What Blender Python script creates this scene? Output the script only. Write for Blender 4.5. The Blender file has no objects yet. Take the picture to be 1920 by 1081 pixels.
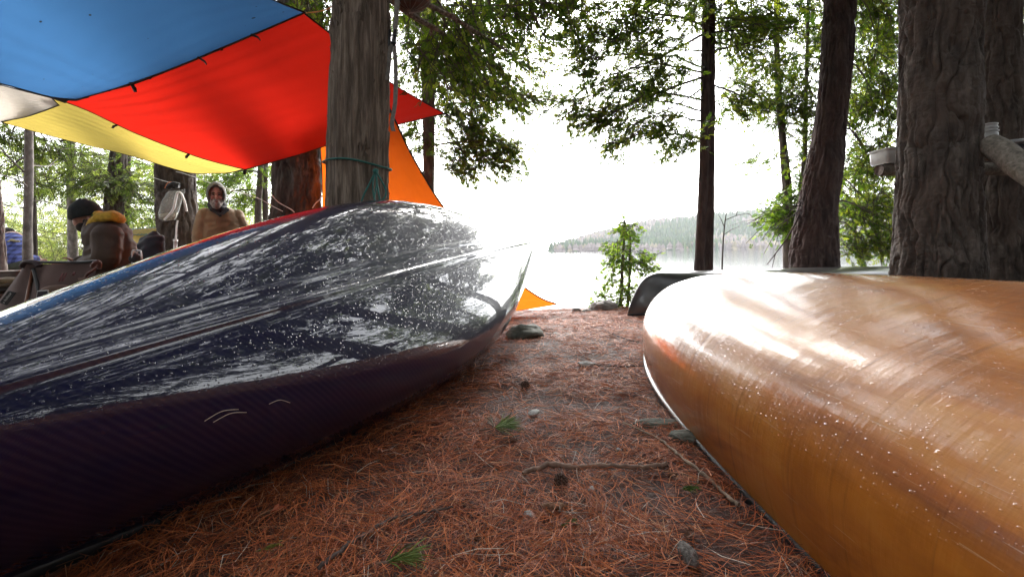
import bpy, math, random
import numpy as np
from mathutils import Matrix, Vector
R = math.radians
rng = np.random.default_rng(7)
random.seed(7)
S = bpy.context.scene
COL = S.collection

# ------------------------------------------------------------------ camera
F, HY, HC, ROLL = 853.0, 468.5, 0.62, R(0.7)
cam = bpy.data.objects.new('camera', bpy.data.cameras.new('camera'))
COL.objects.link(cam); S.camera = cam
cam.data.sensor_width = 36.0; cam.data.lens = 36.0*F/1920.0
cam.data.shift_y = -(540.5-HY)/1920.0
cam.data.clip_start = 0.02; cam.data.clip_end = 6000
cam.matrix_world = Matrix.Translation((0, 0, HC)) @ Matrix.Rotation(R(90), 4, 'X') @ Matrix.Rotation(-ROLL, 4, 'Z')

# ------------------------------------------------------------------ sky, sun, exposure
SUN_EL, SUN_AZ = R(31), R(3)          # azimuth from +Y towards +X
world = bpy.data.worlds.new('World'); S.world = world; world.use_nodes = True
wn, wl = world.node_tree.nodes, world.node_tree.links
bg = wn['Background']; sky = wn.new('ShaderNodeTexSky'); sky.sky_type = 'NISHITA'
sky.sun_disc = False; sky.sun_elevation = SUN_EL; sky.sun_rotation = SUN_AZ
sky.dust_density = 1.5; sky.air_density = 1.0; sky.ozone_density = 1.0
hs = wn.new('ShaderNodeHueSaturation'); hs.inputs['Saturation'].default_value = 0.16
wl.new(sky.outputs[0], hs.inputs['Color']); wl.new(hs.outputs[0], bg.inputs['Color'])
bg.inputs['Strength'].default_value = 0.15
sl = bpy.data.lights.new('sun', 'SUN'); sl.energy = .9; sl.angle = R(18); sl.color = (1.0, 0.96, 0.9)
sun = bpy.data.objects.new('sun', sl); COL.objects.link(sun)
sd = Vector((math.sin(SUN_AZ)*math.cos(SUN_EL), math.cos(SUN_AZ)*math.cos(SUN_EL), math.sin(SUN_EL)))
sun.rotation_euler = sd.to_track_quat('Z', 'Y').to_euler()
S.view_settings.view_transform = 'Standard'; S.view_settings.look = 'None'
S.view_settings.exposure = 2.85; S.view_settings.gamma = 1.0
S.render.engine = 'CYCLES'
S.cycles.max_bounces = 8; S.cycles.diffuse_bounces = 3; S.cycles.glossy_bounces = 4
S.cycles.transmission_bounces = 5; S.cycles.transparent_max_bounces = 6; S.cycles.volume_bounces = 0
S.cycles.use_denoising = True

# ------------------------------------------------------------------ helpers
def P(px, py, d):
    """world point seen at a photo pixel at depth d (metres along +Y)"""
    x, y = px-960.0, py-HY
    c, s = math.cos(ROLL), math.sin(ROLL)
    u, v = x*c-y*s, x*s+y*c
    return np.array([u/F*d, d, HC-v/F*d])

def px2m(w, d): return w/F*d

def vnoise(p, seed=0):
    p = np.asarray(p, float); i = np.floor(p).astype(np.int64); f = p-i; f = f*f*(3-2*f)
    def h(ix, iy, iz):
        n = (ix*374761393 + iy*668265263 + iz*2147483647 + seed*974711) & 0xffffffff
        n = ((n ^ (n >> 13))*1274126177) & 0xffffffff
        n = ((n ^ (n >> 16))*2246822519) & 0xffffffff
        return ((n ^ (n >> 15)) & 0xffff)/65535.0
    r = 0
    for dx in (0, 1):
        for dy in (0, 1):
            for dz in (0, 1):
                w = (f[..., 0] if dx else 1-f[..., 0])*(f[..., 1] if dy else 1-f[..., 1])*(f[..., 2] if dz else 1-f[..., 2])
                r = r+w*h(i[..., 0]+dx, i[..., 1]+dy, i[..., 2]+dz)
    return r

def fbm(p, oct=3, seed=0):
    a, r, t = 1.0, 0, 0
    p = np.asarray(p, float)
    for k in range(oct):
        r = r+a*vnoise(p*2.0**k, seed+k); t += a; a *= 0.5
    return r/t

CUR_ROT = None      # (cx, cy, angle, x scale): turns a figure built facing -Y towards where it faces
class MB:
    """collects geometry; build() links it as ONE mesh object"""
    def __init__(s): s.v = []; s.f = []; s.m = []; s.n = 0; s.c = []
    def add(s, v, f, mat=0, col=None):
        v = np.asarray(v, float).reshape(-1, 3)
        for q in f: s.f.append(tuple(int(i)+s.n for i in q)); s.m.append(mat)
        s.v.append(v); s.n += len(v)
        return s
    def grid(s, G, cu=False, cv=False, mat=0, flip=False):
        nu, nv = G.shape[:2]; f = []
        for i in range(nu if cu else nu-1):
            for j in range(nv if cv else nv-1):
                a, b, c, d = i*nv+j, ((i+1) % nu)*nv+j, ((i+1) % nu)*nv+(j+1) % nv, i*nv+(j+1) % nv
                f.append((a, d, c, b) if flip else (a, b, c, d))
        return s.add(G.reshape(-1, 3), f, mat)
    def tube(s, pts, rad, seg=8, cap=True, mat=0, flat=1.0, up=(0, 0, 1)):
        pts = np.asarray(pts, float); n = len(pts)
        rad = np.broadcast_to(np.asarray(rad, float), (n,))
        T = np.gradient(pts, axis=0); T /= np.linalg.norm(T, axis=1)[:, None]+1e-9
        up = np.asarray(up, float)
        if abs(T[0] @ up) > .95: up = np.array([1., 0, 0]) if abs(T[0][0]) < .9 else np.array([0, 1., 0])
        a = np.linspace(0, 2*np.pi, seg, endpoint=False); rings = []
        for i in range(n):
            sx = np.cross(T[i], up); sx /= np.linalg.norm(sx)+1e-9; sy = np.cross(sx, T[i]); up = sy
            rings.append(pts[i]+rad[i]*(np.cos(a)[:, None]*sx+np.sin(a)[:, None]*sy*flat))
        s.grid(np.array(rings), cv=True, mat=mat, flip=True)
        if cap:
            b = s.n-n*seg
            s.f.append(tuple(b+k for k in range(seg))); s.m.append(mat)
            s.f.append(tuple(b+(n-1)*seg+k for k in reversed(range(seg)))); s.m.append(mat)
        return s
    def ell(s, c, r, rot=None, nu=16, nv=12, mat=0, noise=0, nscale=3, seed=0):
        th = np.linspace(0, np.pi, nv); ph = np.linspace(0, 2*np.pi, nu, endpoint=False)
        g = np.stack([np.sin(th)[:, None]*np.cos(ph), np.sin(th)[:, None]*np.sin(ph), np.repeat(np.cos(th)[:, None], nu, 1)], -1)
        if noise: g = g*(1+noise*(fbm(g*nscale+seed*7.1, 3, seed)-.5)*2)[..., None]
        g = g*np.asarray(r, float)
        if rot is not None: g = g @ np.array(rot).T
        return s.grid(g+np.asarray(c, float), cv=True, mat=mat)
    def build(s, name, mats, parent=None, smooth=True, loc=None):
        me = bpy.data.meshes.new(name)
        v = np.concatenate(s.v) if s.v else np.zeros((0, 3))
        if CUR_ROT:
            cx, cy, a, k = CUR_ROT; x, y = (v[:, 0]-cx)*k, v[:, 1]-cy; v = np.stack([cx+x*math.cos(a)-y*math.sin(a), cy+x*math.sin(a)+y*math.cos(a), v[:, 2]], 1)
        if parent is not None: v = v-np.array(parent.matrix_world.translation) if parent.get('_w') is None else v-np.array(parent['_w'])
        elif loc is not None: v = v-np.asarray(loc)
        me.from_pydata(v.tolist(), [], s.f)
        if not isinstance(mats, (list, tuple)): mats = [mats]
        for m in mats: me.materials.append(m)
        me.polygons.foreach_set('material_index', s.m)
        if smooth: me.polygons.foreach_set('use_smooth', [True]*len(me.polygons))
        me.update()
        o = bpy.data.objects.new(name, me); COL.objects.link(o)
        if parent is not None: o.parent = parent
        elif loc is not None: o.location = loc; o['_w'] = [float(x) for x in loc]
        return o

def tag(o, label=None, cat=None, group=None, kind=None):
    if label: o['label'] = label
    if cat: o['category'] = cat
    if group: o['group'] = group
    if kind: o['kind'] = kind
    return o

def thing(name, label, cat, loc, group=None):
    o = bpy.data.objects.new(name, None); COL.objects.link(o); o.empty_display_size = .1
    o.location = tuple(float(x) for x in loc); o['_w'] = [float(x) for x in loc]
    return tag(o, label, cat, group)

def quads(name, V, mats, col=None, midx=None, parent=None, smooth=False, n=4):
    """V: (N,n,3) separate faces -> one mesh, with a colour per face"""
    N = len(V); me = bpy.data.meshes.new(name); V = np.asarray(V, np.float32)
    if parent is not None: V = V-np.array(parent['_w'], np.float32)
    me.vertices.add(N*n); me.vertices.foreach_set('co', V.reshape(-1))
    me.loops.add(N*n); me.loops.foreach_set('vertex_index', np.arange(N*n, dtype=np.int32))
    me.polygons.add(N); me.polygons.foreach_set('loop_start', np.arange(0, N*n, n, dtype=np.int32))
    try: me.polygons.foreach_set('loop_total', np.full(N, n, np.int32))
    except Exception: pass
    if not isinstance(mats, (list, tuple)): mats = [mats]
    for m in mats: me.materials.append(m)
    if midx is not None: me.polygons.foreach_set('material_index', np.asarray(midx, np.int32))
    if col is not None:
        at = me.color_attributes.new('Col', 'FLOAT_COLOR', 'POINT')
        c = np.ones((N*n, 4), np.float32); c[:, :3] = np.repeat(col, n, 0); at.data.foreach_set('color', c.reshape(-1))
    me.update(calc_edges=True); me.validate()
    o = bpy.data.objects.new(name, me); COL.objects.link(o)
    if parent is not None: o.parent = parent
    return o

def fuse(mb, name, mat, parent, voxel=.012, smooth=4):
    """overlapping limbs -> one continuous skin"""
    o = mb.build(name, mat, None)
    m = o.modifiers.new('r', 'REMESH'); m.mode = 'VOXEL'; m.voxel_size = voxel
    if smooth:
        k = o.modifiers.new('s', 'SMOOTH'); k.factor = .5; k.iterations = smooth
    dg = bpy.context.evaluated_depsgraph_get()
    me = bpy.data.meshes.new_from_object(o.evaluated_get(dg), depsgraph=dg)
    w = np.array(parent['_w'], np.float32)
    co = np.empty(len(me.vertices)*3, np.float32); me.vertices.foreach_get('co', co)
    me.vertices.foreach_set('co', (co.reshape(-1, 3)-w).reshape(-1))
    me.materials.clear(); me.materials.append(mat)
    me.polygons.foreach_set('use_smooth', [True]*len(me.polygons)); me.update()
    old = o.data; bpy.data.objects.remove(o); bpy.data.meshes.remove(old)
    o = bpy.data.objects.new(name, me); COL.objects.link(o); o.parent = parent
    return o

def smoothpath(pts, n):
    pts = np.asarray(pts, float); t = np.arange(len(pts)); q = np.linspace(0, len(pts)-1, n); out = []
    for x in q:
        i = min(int(x), len(pts)-2); u = x-i
        p0, p1, p2, p3 = pts[max(i-1, 0)], pts[i], pts[i+1], pts[min(i+2, len(pts)-1)]
        out.append(.5*((2*p1)+(-p0+p2)*u+(2*p0-5*p1+4*p2-p3)*u*u+(-p0+3*p1-3*p2+p3)*u**3))
    return np.array(out)

# ------------------------------------------------------------------ materials
class NT:
    def __init__(s, name):
        s.m = bpy.data.materials.new(name); s.m.use_nodes = True
        s.t = s.m.node_tree; s.b = s.t.nodes['Principled BSDF']; s.out = s.t.nodes['Material Output']
    def n(s, typ, **kw):
        x = s.t.nodes.new('ShaderNode'+typ)
        for k, v in kw.items():
            if k.startswith('i_'):
                k = k[2:]; k = int(k) if k.isdigit() else k.replace('_', ' ')
                if isinstance(v, bpy.types.NodeSocket): s.t.links.new(v, x.inputs[k])
                else:
                    x.inputs[k].default_value = v
            else: setattr(x, k, v)
        return x
    def l(s, a, b): s.t.links.new(a, b)
    def set(s, **kw):
        for k, v in kw.items():
            k = k.replace('_', ' ')
            if isinstance(v, bpy.types.NodeSocket): s.l(v, s.b.inputs[k])
            else: s.b.inputs[k].default_value = (*v, 1) if isinstance(v, tuple) and len(v) == 3 else v
        return s
    def ramp(s, fac, stops):
        r = s.n('ValToRGB'); e = r.color_ramp.elements
        while len(e) < len(stops): e.new(.5)
        for k, (p, c) in enumerate(stops):
            e[k].position = p; e[k].color = (*c, 1) if len(c) == 3 else c
        s.l(fac, r.inputs[0]); return r.outputs[0]
    def coord(s, kind='Object', scale=(1, 1, 1), rot=(0, 0, 0)):
        tc = s.n('TexCoord'); mp = s.n('Mapping'); s.l(tc.outputs[kind], mp.inputs[0])
        mp.inputs['Scale'].default_value = scale; mp.inputs['Rotation'].default_value = rot
        return mp.outputs[0]
    def noise(s, vec, scale, detail=4, rough=.55, dist=0):
        return s.n('TexNoise', i_Vector=vec, i_Scale=scale, i_Detail=detail, i_Roughness=rough, i_Distortion=dist).outputs['Fac']
    def math(s, op, a, b=None, c=None, clamp=False):
        x = s.n('Math', operation=op, use_clamp=clamp)
        for k, v in enumerate((a, b, c)):
            if v is None: continue
            if isinstance(v, bpy.types.NodeSocket): s.l(v, x.inputs[k])
            else: x.inputs[k].default_value = v
        return x.outputs[0]
    def mix(s, fac, a, b, typ='MIX'):
        x = s.n('MixRGB', blend_type=typ)
        for k, v in enumerate((fac, a, b)):
            if isinstance(v, bpy.types.NodeSocket): s.l(v, x.inputs[k])
            else: x.inputs[k].default_value = (*v, 1) if isinstance(v, tuple) and len(v) == 3 else v
        return x.outputs[0]
    def bump(s, h, strength=.5, dist=.01, normal=None):
        b = s.n('Bump', i_Height=h, i_Strength=strength, i_Distance=dist)
        if normal is not None: s.l(normal, b.inputs['Normal'])
        return b.outputs[0]

def simple(name, col, rough=.6, var=.25, scale=12, bump=0, metal=0, coat=0, spec=.5):
    t = NT(name); v = t.coord()
    f = t.noise(v, scale, 5)
    c = t.ramp(f, [(.3, tuple(x*(1-var) for x in col)), (.7, tuple(min(1, x*(1+var)) for x in col))])
    t.set(Base_Color=c, Roughness=rough, Metallic=metal, Coat_Weight=coat)
    t.b.inputs['Specular IOR Level'].default_value = spec
    if bump: t.set(Normal=t.bump(t.noise(v, scale*6, 5), bump, .004))
    return t.m

def bark_mat(name, dark, mid, light, sx, sz, bump=.6, fine=60, red=None, rough=.9):
    t = NT(name); v = t.coord('Object', (sx, sx, sz))
    f = t.noise(v, 1.0, 8, .65, .4)
    c = t.ramp(f, [(.32, dark), (.5, mid), (.68, light)])
    v2 = t.coord('Object'); g = t.noise(v2, 2.2, 3)
    if red: c = t.mix(t.math('MULTIPLY', t.math('SUBTRACT', g, .42, clamp=True), 3.0, clamp=True), c, red)
    h = t.math('ADD', f, t.math('MULTIPLY', t.noise(v2, fine, 4), .35))
    t.set(Base_Color=c, Roughness=rough, Normal=t.bump(h, bump, .012))
    t.b.inputs['Specular IOR Level'].default_value = .25
    return t.m

def leaf_mat(name, trans=.45, rough=.55):
    t = NT(name); a = t.n('VertexColor', layer_name='Col').outputs['Color']
    t.set(Base_Color=a, Roughness=rough); t.b.inputs['Specular IOR Level'].default_value = .3
    tr = t.n('BsdfTranslucent'); t.l(t.mix(1.0, a, (1.65, 1.75, .6), 'MULTIPLY'), tr.inputs['Color'])
    mx = t.n('MixShader', i_0=trans); t.l(t.b.outputs[0], mx.inputs[1]); t.l(tr.outputs[0], mx.inputs[2])
    t.l(mx.outputs[0], t.out.inputs[0]); return t.m

def cloth_mat(name, col, trans_col, trans=.6, wrinkle=.35, specks=0.0):
    t = NT(name); v = t.coord('UV')
    c = t.mix(t.math('MULTIPLY', t.noise(v, 3, 4), .22), col, tuple(x*.75 for x in col))
    tc = t.mix(t.math('MULTIPLY', t.noise(v, 2.4, 4), .3), trans_col, tuple(x*.72 for x in trans_col))
    if specks:
        vo = t.n('TexVoronoi', i_Vector=t.coord('UV', (1, 1.5, 1), (0, 0, .5)), i_Scale=7.0, i_Randomness=1.0)
        rnd = t.n('SeparateColor', i_Color=vo.outputs['Color']).outputs[0]
        rad = t.math('MULTIPLY', t.math('POWER', rnd, 4.0), .17*specks)
        m = t.math('LESS_THAN', vo.outputs['Distance'], rad)
        tc = t.mix(m, tc, (.01, .012, .015)); c = t.mix(m, c, (.01, .01, .01))
    w = t.n('TexWave', i_Vector=v, i_Scale=1.6, i_Distortion=5.0, i_Detail=3.0, i_Detail_Scale=.7, bands_direction='Y').outputs['Fac']
    h = t.math('ADD', t.math('MULTIPLY', w, .5), t.noise(v, 5, 3))
    nb = t.bump(h, wrinkle, .03)
    t.set(Base_Color=c, Roughness=.5, Normal=nb); t.b.inputs['Specular IOR Level'].default_value = .3
    tr = t.n('BsdfTranslucent'); t.l(tc, tr.inputs['Color']); t.l(nb, tr.inputs['Normal'])
    mx = t.n('MixShader', i_0=trans); t.l(t.b.outputs[0], mx.inputs[1]); t.l(tr.outputs[0], mx.inputs[2])
    t.l(mx.outputs[0], t.out.inputs[0]); return t.m

def drops(t, v, scale, lo, pw):
    """rain beads: one per cell, of unequal size"""
    vo = t.n('TexVoronoi', i_Vector=v, i_Scale=scale, i_Randomness=1.0)
    rnd = t.n('SeparateColor', i_Color=vo.outputs['Color']).outputs[0]
    rad = t.math('MULTIPLY_ADD', t.math('POWER', rnd, pw), .34, lo)
    q = t.math('DIVIDE', vo.outputs['Distance'], rad)
    return t.math('SQRT', t.math('MAXIMUM', t.math('SUBTRACT', 1.0, t.math('MULTIPLY', q, q)), 0.0))

def carbon_mat():
    t = NT('carbon_hull'); uv = t.coord('UV')
    w = t.n('TexWave', i_Vector=t.coord('UV', (1, 1, 1), (0, 0, R(-40))), i_Scale=25.0, i_Distortion=.35, i_Detail=1.0, i_Detail_Scale=2.0).outputs['Fac']
    w2 = t.n('TexWave', i_Vector=t.coord('UV', (1, 1, 1), (0, 0, R(50))), i_Scale=60.0, i_Distortion=.2).outputs['Fac']
    f = t.math('MULTIPLY', w, t.math('MULTIPLY_ADD', w2, .35, .65))
    c = t.ramp(f, [(.15, (.002, .002, .003)), (.9, (.026, .023, .024))])
    sc = t.noise(t.coord('UV', (3, 90, 1), (0, 0, .15)), 1.0, 3)
    c = t.mix(t.math('MULTIPLY', t.math('GREATER_THAN', sc, .74), .25), c, (.12, .12, .13))
    up_ = t.math('MULTIPLY', t.math('SUBTRACT', t.n('SeparateXYZ', i_0=t.n('NewGeometry').outputs['Normal']).outputs[2], .05), 1.8, clamp=True)
    d1 = drops(t, t.coord('UV'), 140.0, .0, 2.4); d2 = drops(t, t.coord('UV', (1, 1.3, 1), (0, 0, .4)), 85.0, .0, 4.0)
    h = t.math('MULTIPLY', t.math('ADD', d1, t.math('MULTIPLY', d2, 1.8)), up_)
    soft = t.noise(t.coord('UV', (1.2, 5, 1)), 2.2, 3)
    nb = t.bump(soft, .05, .012); nb2 = t.bump(h, .9, .0013, nb)
    c = t.mix(.6, c, (.006, .0068, .048))
    t.set(Base_Color=c, Roughness=.35, Coat_Weight=1.0, Coat_Roughness=.02, Coat_IOR=1.6, Normal=nb, Coat_Normal=nb2)
    t.b.inputs['Specular IOR Level'].default_value = .1
    return t.m

def amber_mat():
    t = NT('amber_hull'); uv = t.coord('UV')
    g = t.noise(t.coord('UV', (1.0, 3.0, 1)), 2.6, 6, .6, .6)
    c = t.ramp(g, [(.30, (.22, .062, .010)), (.5, (.43, .138, .015)), (.72, (.52, .215, .036))])
    # woven cloth under resin and streaks of dirt that ran with the water
    st = t.noise(t.coord('UV', (55, 3.0, 1), (0, 0, .12)), 1.0, 4, .6)
    c = t.mix(t.math('MULTIPLY', t.math('SUBTRACT', st, .56, clamp=True), 2.6, clamp=True), c, (.05, .018, .006))
    s1 = t.noise(t.coord('UV', (4, 170, 1), (0, 0, .5)), 1.0, 2); s2 = t.noise(t.coord('UV', (3, 150, 1), (0, 0, -.9)), 1.0, 2)
    s3 = t.noise(t.coord('UV', (2.5, 120, 1), (0, 0, 1.35)), 1.0, 2)
    sc = t.math('MAXIMUM', t.math('GREATER_THAN', s1, .71), t.math('MAXIMUM', t.math('GREATER_THAN', s2, .71), t.math('GREATER_THAN', s3, .72)))
    c = t.mix(t.math('MULTIPLY', sc, .35), c, (.62, .42, .25))
    vo = t.n('TexVoronoi', i_Vector=t.coord('UV'), i_Scale=.95, feature='DISTANCE_TO_EDGE')
    d1 = drops(t, t.coord('UV', (1.0, 1.5, 1), (0, 0, .2)), 62.0, .0, 3.0); d2 = drops(t, t.coord('UV', (1, 1.2, 1)), 150.0, .0, 2.0)
    up_ = t.math('MULTIPLY', t.math('SUBTRACT', t.n('SeparateXYZ', i_0=t.n('NewGeometry').outputs['Normal']).outputs[2], .15), 4.0, clamp=True)
    h = t.math('MULTIPLY', t.math('ADD', t.math('MULTIPLY', d1, 1.5), t.math('MULTIPLY', d2, .8)), up_)
    soft = t.noise(t.coord('UV', (14, 2.0, 1), (0, 0, .12)), 1.6, 4)
    nb = t.bump(t.math('ADD', soft, t.math('MULTIPLY', s1, .12)), .16, .010); nb2 = t.bump(h, .9, .0013, nb)
    wet = t.noise(t.coord('UV', (1.0, 2.2, 1)), 5.0, 5)
    ro = t.math('MULTIPLY_ADD', wet, .22, .04)
    t.b.inputs['Specular IOR Level'].default_value = .2
    t.set(Base_Color=c, Roughness=.45, Coat_Weight=1.0, Coat_IOR=1.46, Coat_Roughness=ro, Normal=nb, Coat_Normal=nb2)
    return t.m

M = {}
M['needle'] = leaf_mat('fallen_needles', 0.0, .7)
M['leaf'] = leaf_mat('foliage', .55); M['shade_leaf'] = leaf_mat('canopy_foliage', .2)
M['bark_cedar'] = bark_mat('cedar_bark', (.045, .033, .025), (.125, .094, .072), (.27, .215, .17), 40, 3.2, 1.0, 120)
M['bark_pine'] = bark_mat('pine_bark', (.028, .023, .020), (.066, .053, .045), (.135, .112, .095), 16, 5, 1.0, 70, (.085, .060, .048))
M['bark_red'] = bark_mat('red_bark', (.024, .017, .016), (.056, .038, .035), (.11, .076, .068), 18, 4, 1.0, 60, (.09, .052, .043))
M['bark_grey'] = bark_mat('grey_bark', (.10, .088, .08), (.19, .165, .15), (.30, .27, .245), 14, 9, .5, 60)
M['bark_thin'] = bark_mat('thin_bark', (.05, .04, .035), (.10, .08, .07), (.17, .14, .12), 18, 5, .6, 60)
M['twig'] = simple('twig_wood', (.075, .055, .043), .9, .35, 20)
M['stick'] = simple('stick_wood', (.20, .12, .085), .85, .45, 25, .5)
M['carbon'] = carbon_mat(); M['amber'] = amber_mat()
M['grey_hull'] = None
M['rail'] = simple('rail_black', (.010, .010, .011), .42, .2, 20, 0, 0, .15, .3)
M['black'] = simple('black_webbing', (.012, .011, .011), .7, .2, 40)
M['rock'] = simple('rock', (.17, .155, .14), .85, .45, 9, .8)
M['moss_rock'] = simple('lichen_rock', (.095, .098, .078), .9, .45, 14, .8)

t = NT('grey_hull'); c = t.ramp(t.noise(t.coord('UV'), 160, 2), [(.42, (.014, .014, .014)), (.75, (.10, .096, .09))])
t.set(Base_Color=c, Roughness=.3, Coat_Weight=.7, Coat_Roughness=.08, Normal=t.bump(drops(t, t.coord('UV'), 60.0, .0, 3.0), .4, .002)); M['grey_hull'] = t.m

# ------------------------------------------------------------------ terrain, water, hills
def shore_d(x, y):
    ys = 8.2+.35*np.maximum(0, x-3)+.5*(fbm(np.stack([x*.4, x*0+3., x*0], -1), 2, 5)-.5)*2
    xl = -2.0-.30*(y-8.2)+.8*(fbm(np.stack([y*.25, y*0+9., y*0], -1), 2, 6)-.5)*2
    return np.minimum(y-ys, (x-xl)/1.05)
def ground_z(x, y):
    x = np.asarray(x, float); y = np.asarray(y, float)
    z = -.053*np.clip(y-3.0, 0, 4.0)
    z = z-.10*np.clip(-x-1.5, 0, 3.0)*np.clip((y-2.0)/2.0, 0, 1)
    z = z+np.where(y > 9, .035*(y-9), 0)*(x < 0)
    z = z+np.where(x > 7, .06*(x-7), 0)
    d = shore_d(x, y)
    crest = np.clip((d+2.4)/2.6, 0, 1); crest = crest*crest*(3-2*crest)
    z = z*(1-crest)+crest*(-2.6)
    z = z+.018*(fbm(np.stack([x*2.2, y*2.2, x*0], -1), 3, 3)-.5)*2*(1-crest)+.006*(fbm(np.stack([x*14, y*14, x*0], -1), 2, 8)-.5)*2
    return z
gx = np.concatenate([np.linspace(-60, -6, 46), np.linspace(-5.9, 7, 190), np.linspace(7.3, 60, 46)])
gy = np.concatenate([np.linspace(-40, -2, 30), np.linspace(-1.9, 9.5, 190), np.linspace(9.8, 70, 60)])
X, Y = np.meshgrid(gx, gy, indexing='ij')
t = NT('forest_floor'); v = t.coord()
f = t.noise(v, 26, 8, .7, .5); g = t.noise(v, 2.2, 4)
c = t.ramp(f, [(.28, (.014, .005, .004)), (.5, (.060, .020, .012)), (.75, (.16, .058, .032))])
c = t.mix(t.math('MULTIPLY', t.math('SUBTRACT', g, .5, clamp=True), 2.0, clamp=True), c, (.05, .028, .022))
t.set(Base_Color=c, Roughness=.8, Normal=t.bump(t.math('ADD', f, t.noise(v, 90, 4)), .9, .015))
tag(MB().grid(np.stack([X, Y, ground_z(X, Y)], -1)).build('ground', t.m), kind='structure')

t = NT('lake_water'); v = t.coord()
t.set(Base_Color=(.02, .03, .035), Roughness=.06, IOR=1.33, Normal=t.bump(t.math('ADD', t.noise(v, 2.2, 4), t.noise(v, .35, 3)), .25, .06))
xs = np.linspace(-1300, 1300, 14); ys = np.linspace(3, 1700, 14)
X, Y = np.meshgrid(xs, ys, indexing='ij')
tag(MB().grid(np.stack([X, Y, X*0-1.6], -1)).build('lake', t.m), kind='structure')

def ridge(px, off=0):
    return np.interp(px, [-400, 200, 800, 1010, 1030, 1060, 1110, 1150, 1200, 1250, 1300, 1380, 1440, 1520, 1700, 2300], [0, 0, 0, 0, 0.5, 11, 24, 34, 46, 52, 54, 60, 66, 73, 84, 95])
def hill_z(x, y, d0=430., depth=330.):
    px = 960+x/y*F
    top = ridge(px)/F*y*0.98
    k = np.clip((y-d0)/depth, 0, 1)
    return -2.4+(top+1.5)*(k*k*(3-2*k))+6*(fbm(np.stack([x/45, y/45, x*0], -1), 3, 11)-.5)*k
py_ = np.linspace(0, 1, 40); pxs = np.linspace(990, 2300, 120)
A, D = np.meshgrid(pxs, 428+py_*420, indexing='ij')
Xh = (A-960)/F*D; Zh = hill_z(Xh, D)
m_hill = simple('hill_floor', (.06, .07, .045), .95, .4, .02)
tag(MB().grid(np.stack([Xh, D, Zh], -1)).build('hills', m_hill), kind='structure')
# the forest on the far hill: evergreens and bare hardwoods nobody could count
nt = 9000
tpx = rng.uniform(1025, 2250, nt); td = 430+rng.random(nt)**1.3*400; tx = (tpx-960)/F*td; tz = hill_z(tx, td)
cl = fbm(np.stack([tx/60, td/60, tx*0], -1), 3, 21)
ever = (cl+rng.normal(0, .06, nt)) > .50-.10*(td < 470)
keep = (tpx > 1030+60*rng.random(nt)*(td > 470)); h = np.where(ever, rng.uniform(8, 15, nt), rng.uniform(6, 11, nt)); wv = np.where(ever, h*.17, h*.36)
V, C = [], []
for k in range(nt):
    if not keep[k]: continue
    ns = 5; a0 = rng.random()*6.28; z0 = tz[k]-1
    for lay in range(3 if ever[k] else 2):
        if ever[k]: zb = z0+h[k]*(.12+.26*lay); zt = min(zb+h[k]*.48, z0+h[k]); w = wv[k]*(1-.28*lay)
        else: zb = z0+h[k]*(.25+.3*lay); zt = zb+h[k]*.45; w = wv[k]*(1-.25*lay)
        base = np.array(((.035, .075, .035) if rng.random() < .7 else (.07, .11, .04)) if ever[k] else ((.17, .14, .135) if rng.random() < .75 else (.20, .17, .11)))*rng.uniform(.7, 1.3)
        for i in range(ns):
            a, b = a0+i*6.283/ns, a0+(i+1)*6.283/ns
            j = rng.normal(0, .12*w, 3)
            V.append([(tx[k]+w*math.cos(a), td[k]+w*math.sin(a), zb+j[0]), (tx[k]+w*math.cos(b), td[k]+w*math.sin(b), zb+j[1]), (tx[k]+j[2]*.5, td[k], zt)]); C.append(base)
tag(quads('far_forest', np.array(V), M['needle'], np.array(C), n=3), kind='stuff')

# haze over the lake: pale even air round camera and hills
hz = bpy.data.materials.new('haze_air'); hz.use_nodes = True; hn = hz.node_tree
hn.nodes.remove(hn.nodes['Principled BSDF']); pv = hn.nodes.new('ShaderNodeVolumePrincipled')
pv.inputs['Color'].default_value = (.97, .98, 1, 1); pv.inputs['Density'].default_value = .0003
hn.links.new(pv.outputs[0], hn.nodes['Material Output'].inputs['Volume'])
b = MB(); x0, x1, y0, y1, z0, z1 = -1400, 1500, -60, 1750, -6, 150
b.add([(x, y, z) for z in (z0, z1) for y in (y0, y1) for x in (x0, x1)], [(0, 2, 3, 1), (4, 5, 7, 6), (0, 1, 5, 4), (2, 6, 7, 3), (0, 4, 6, 2), (1, 3, 7, 5)])
HAZE = tag(b.build('haze', hz, smooth=False), kind='stuff')

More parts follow.
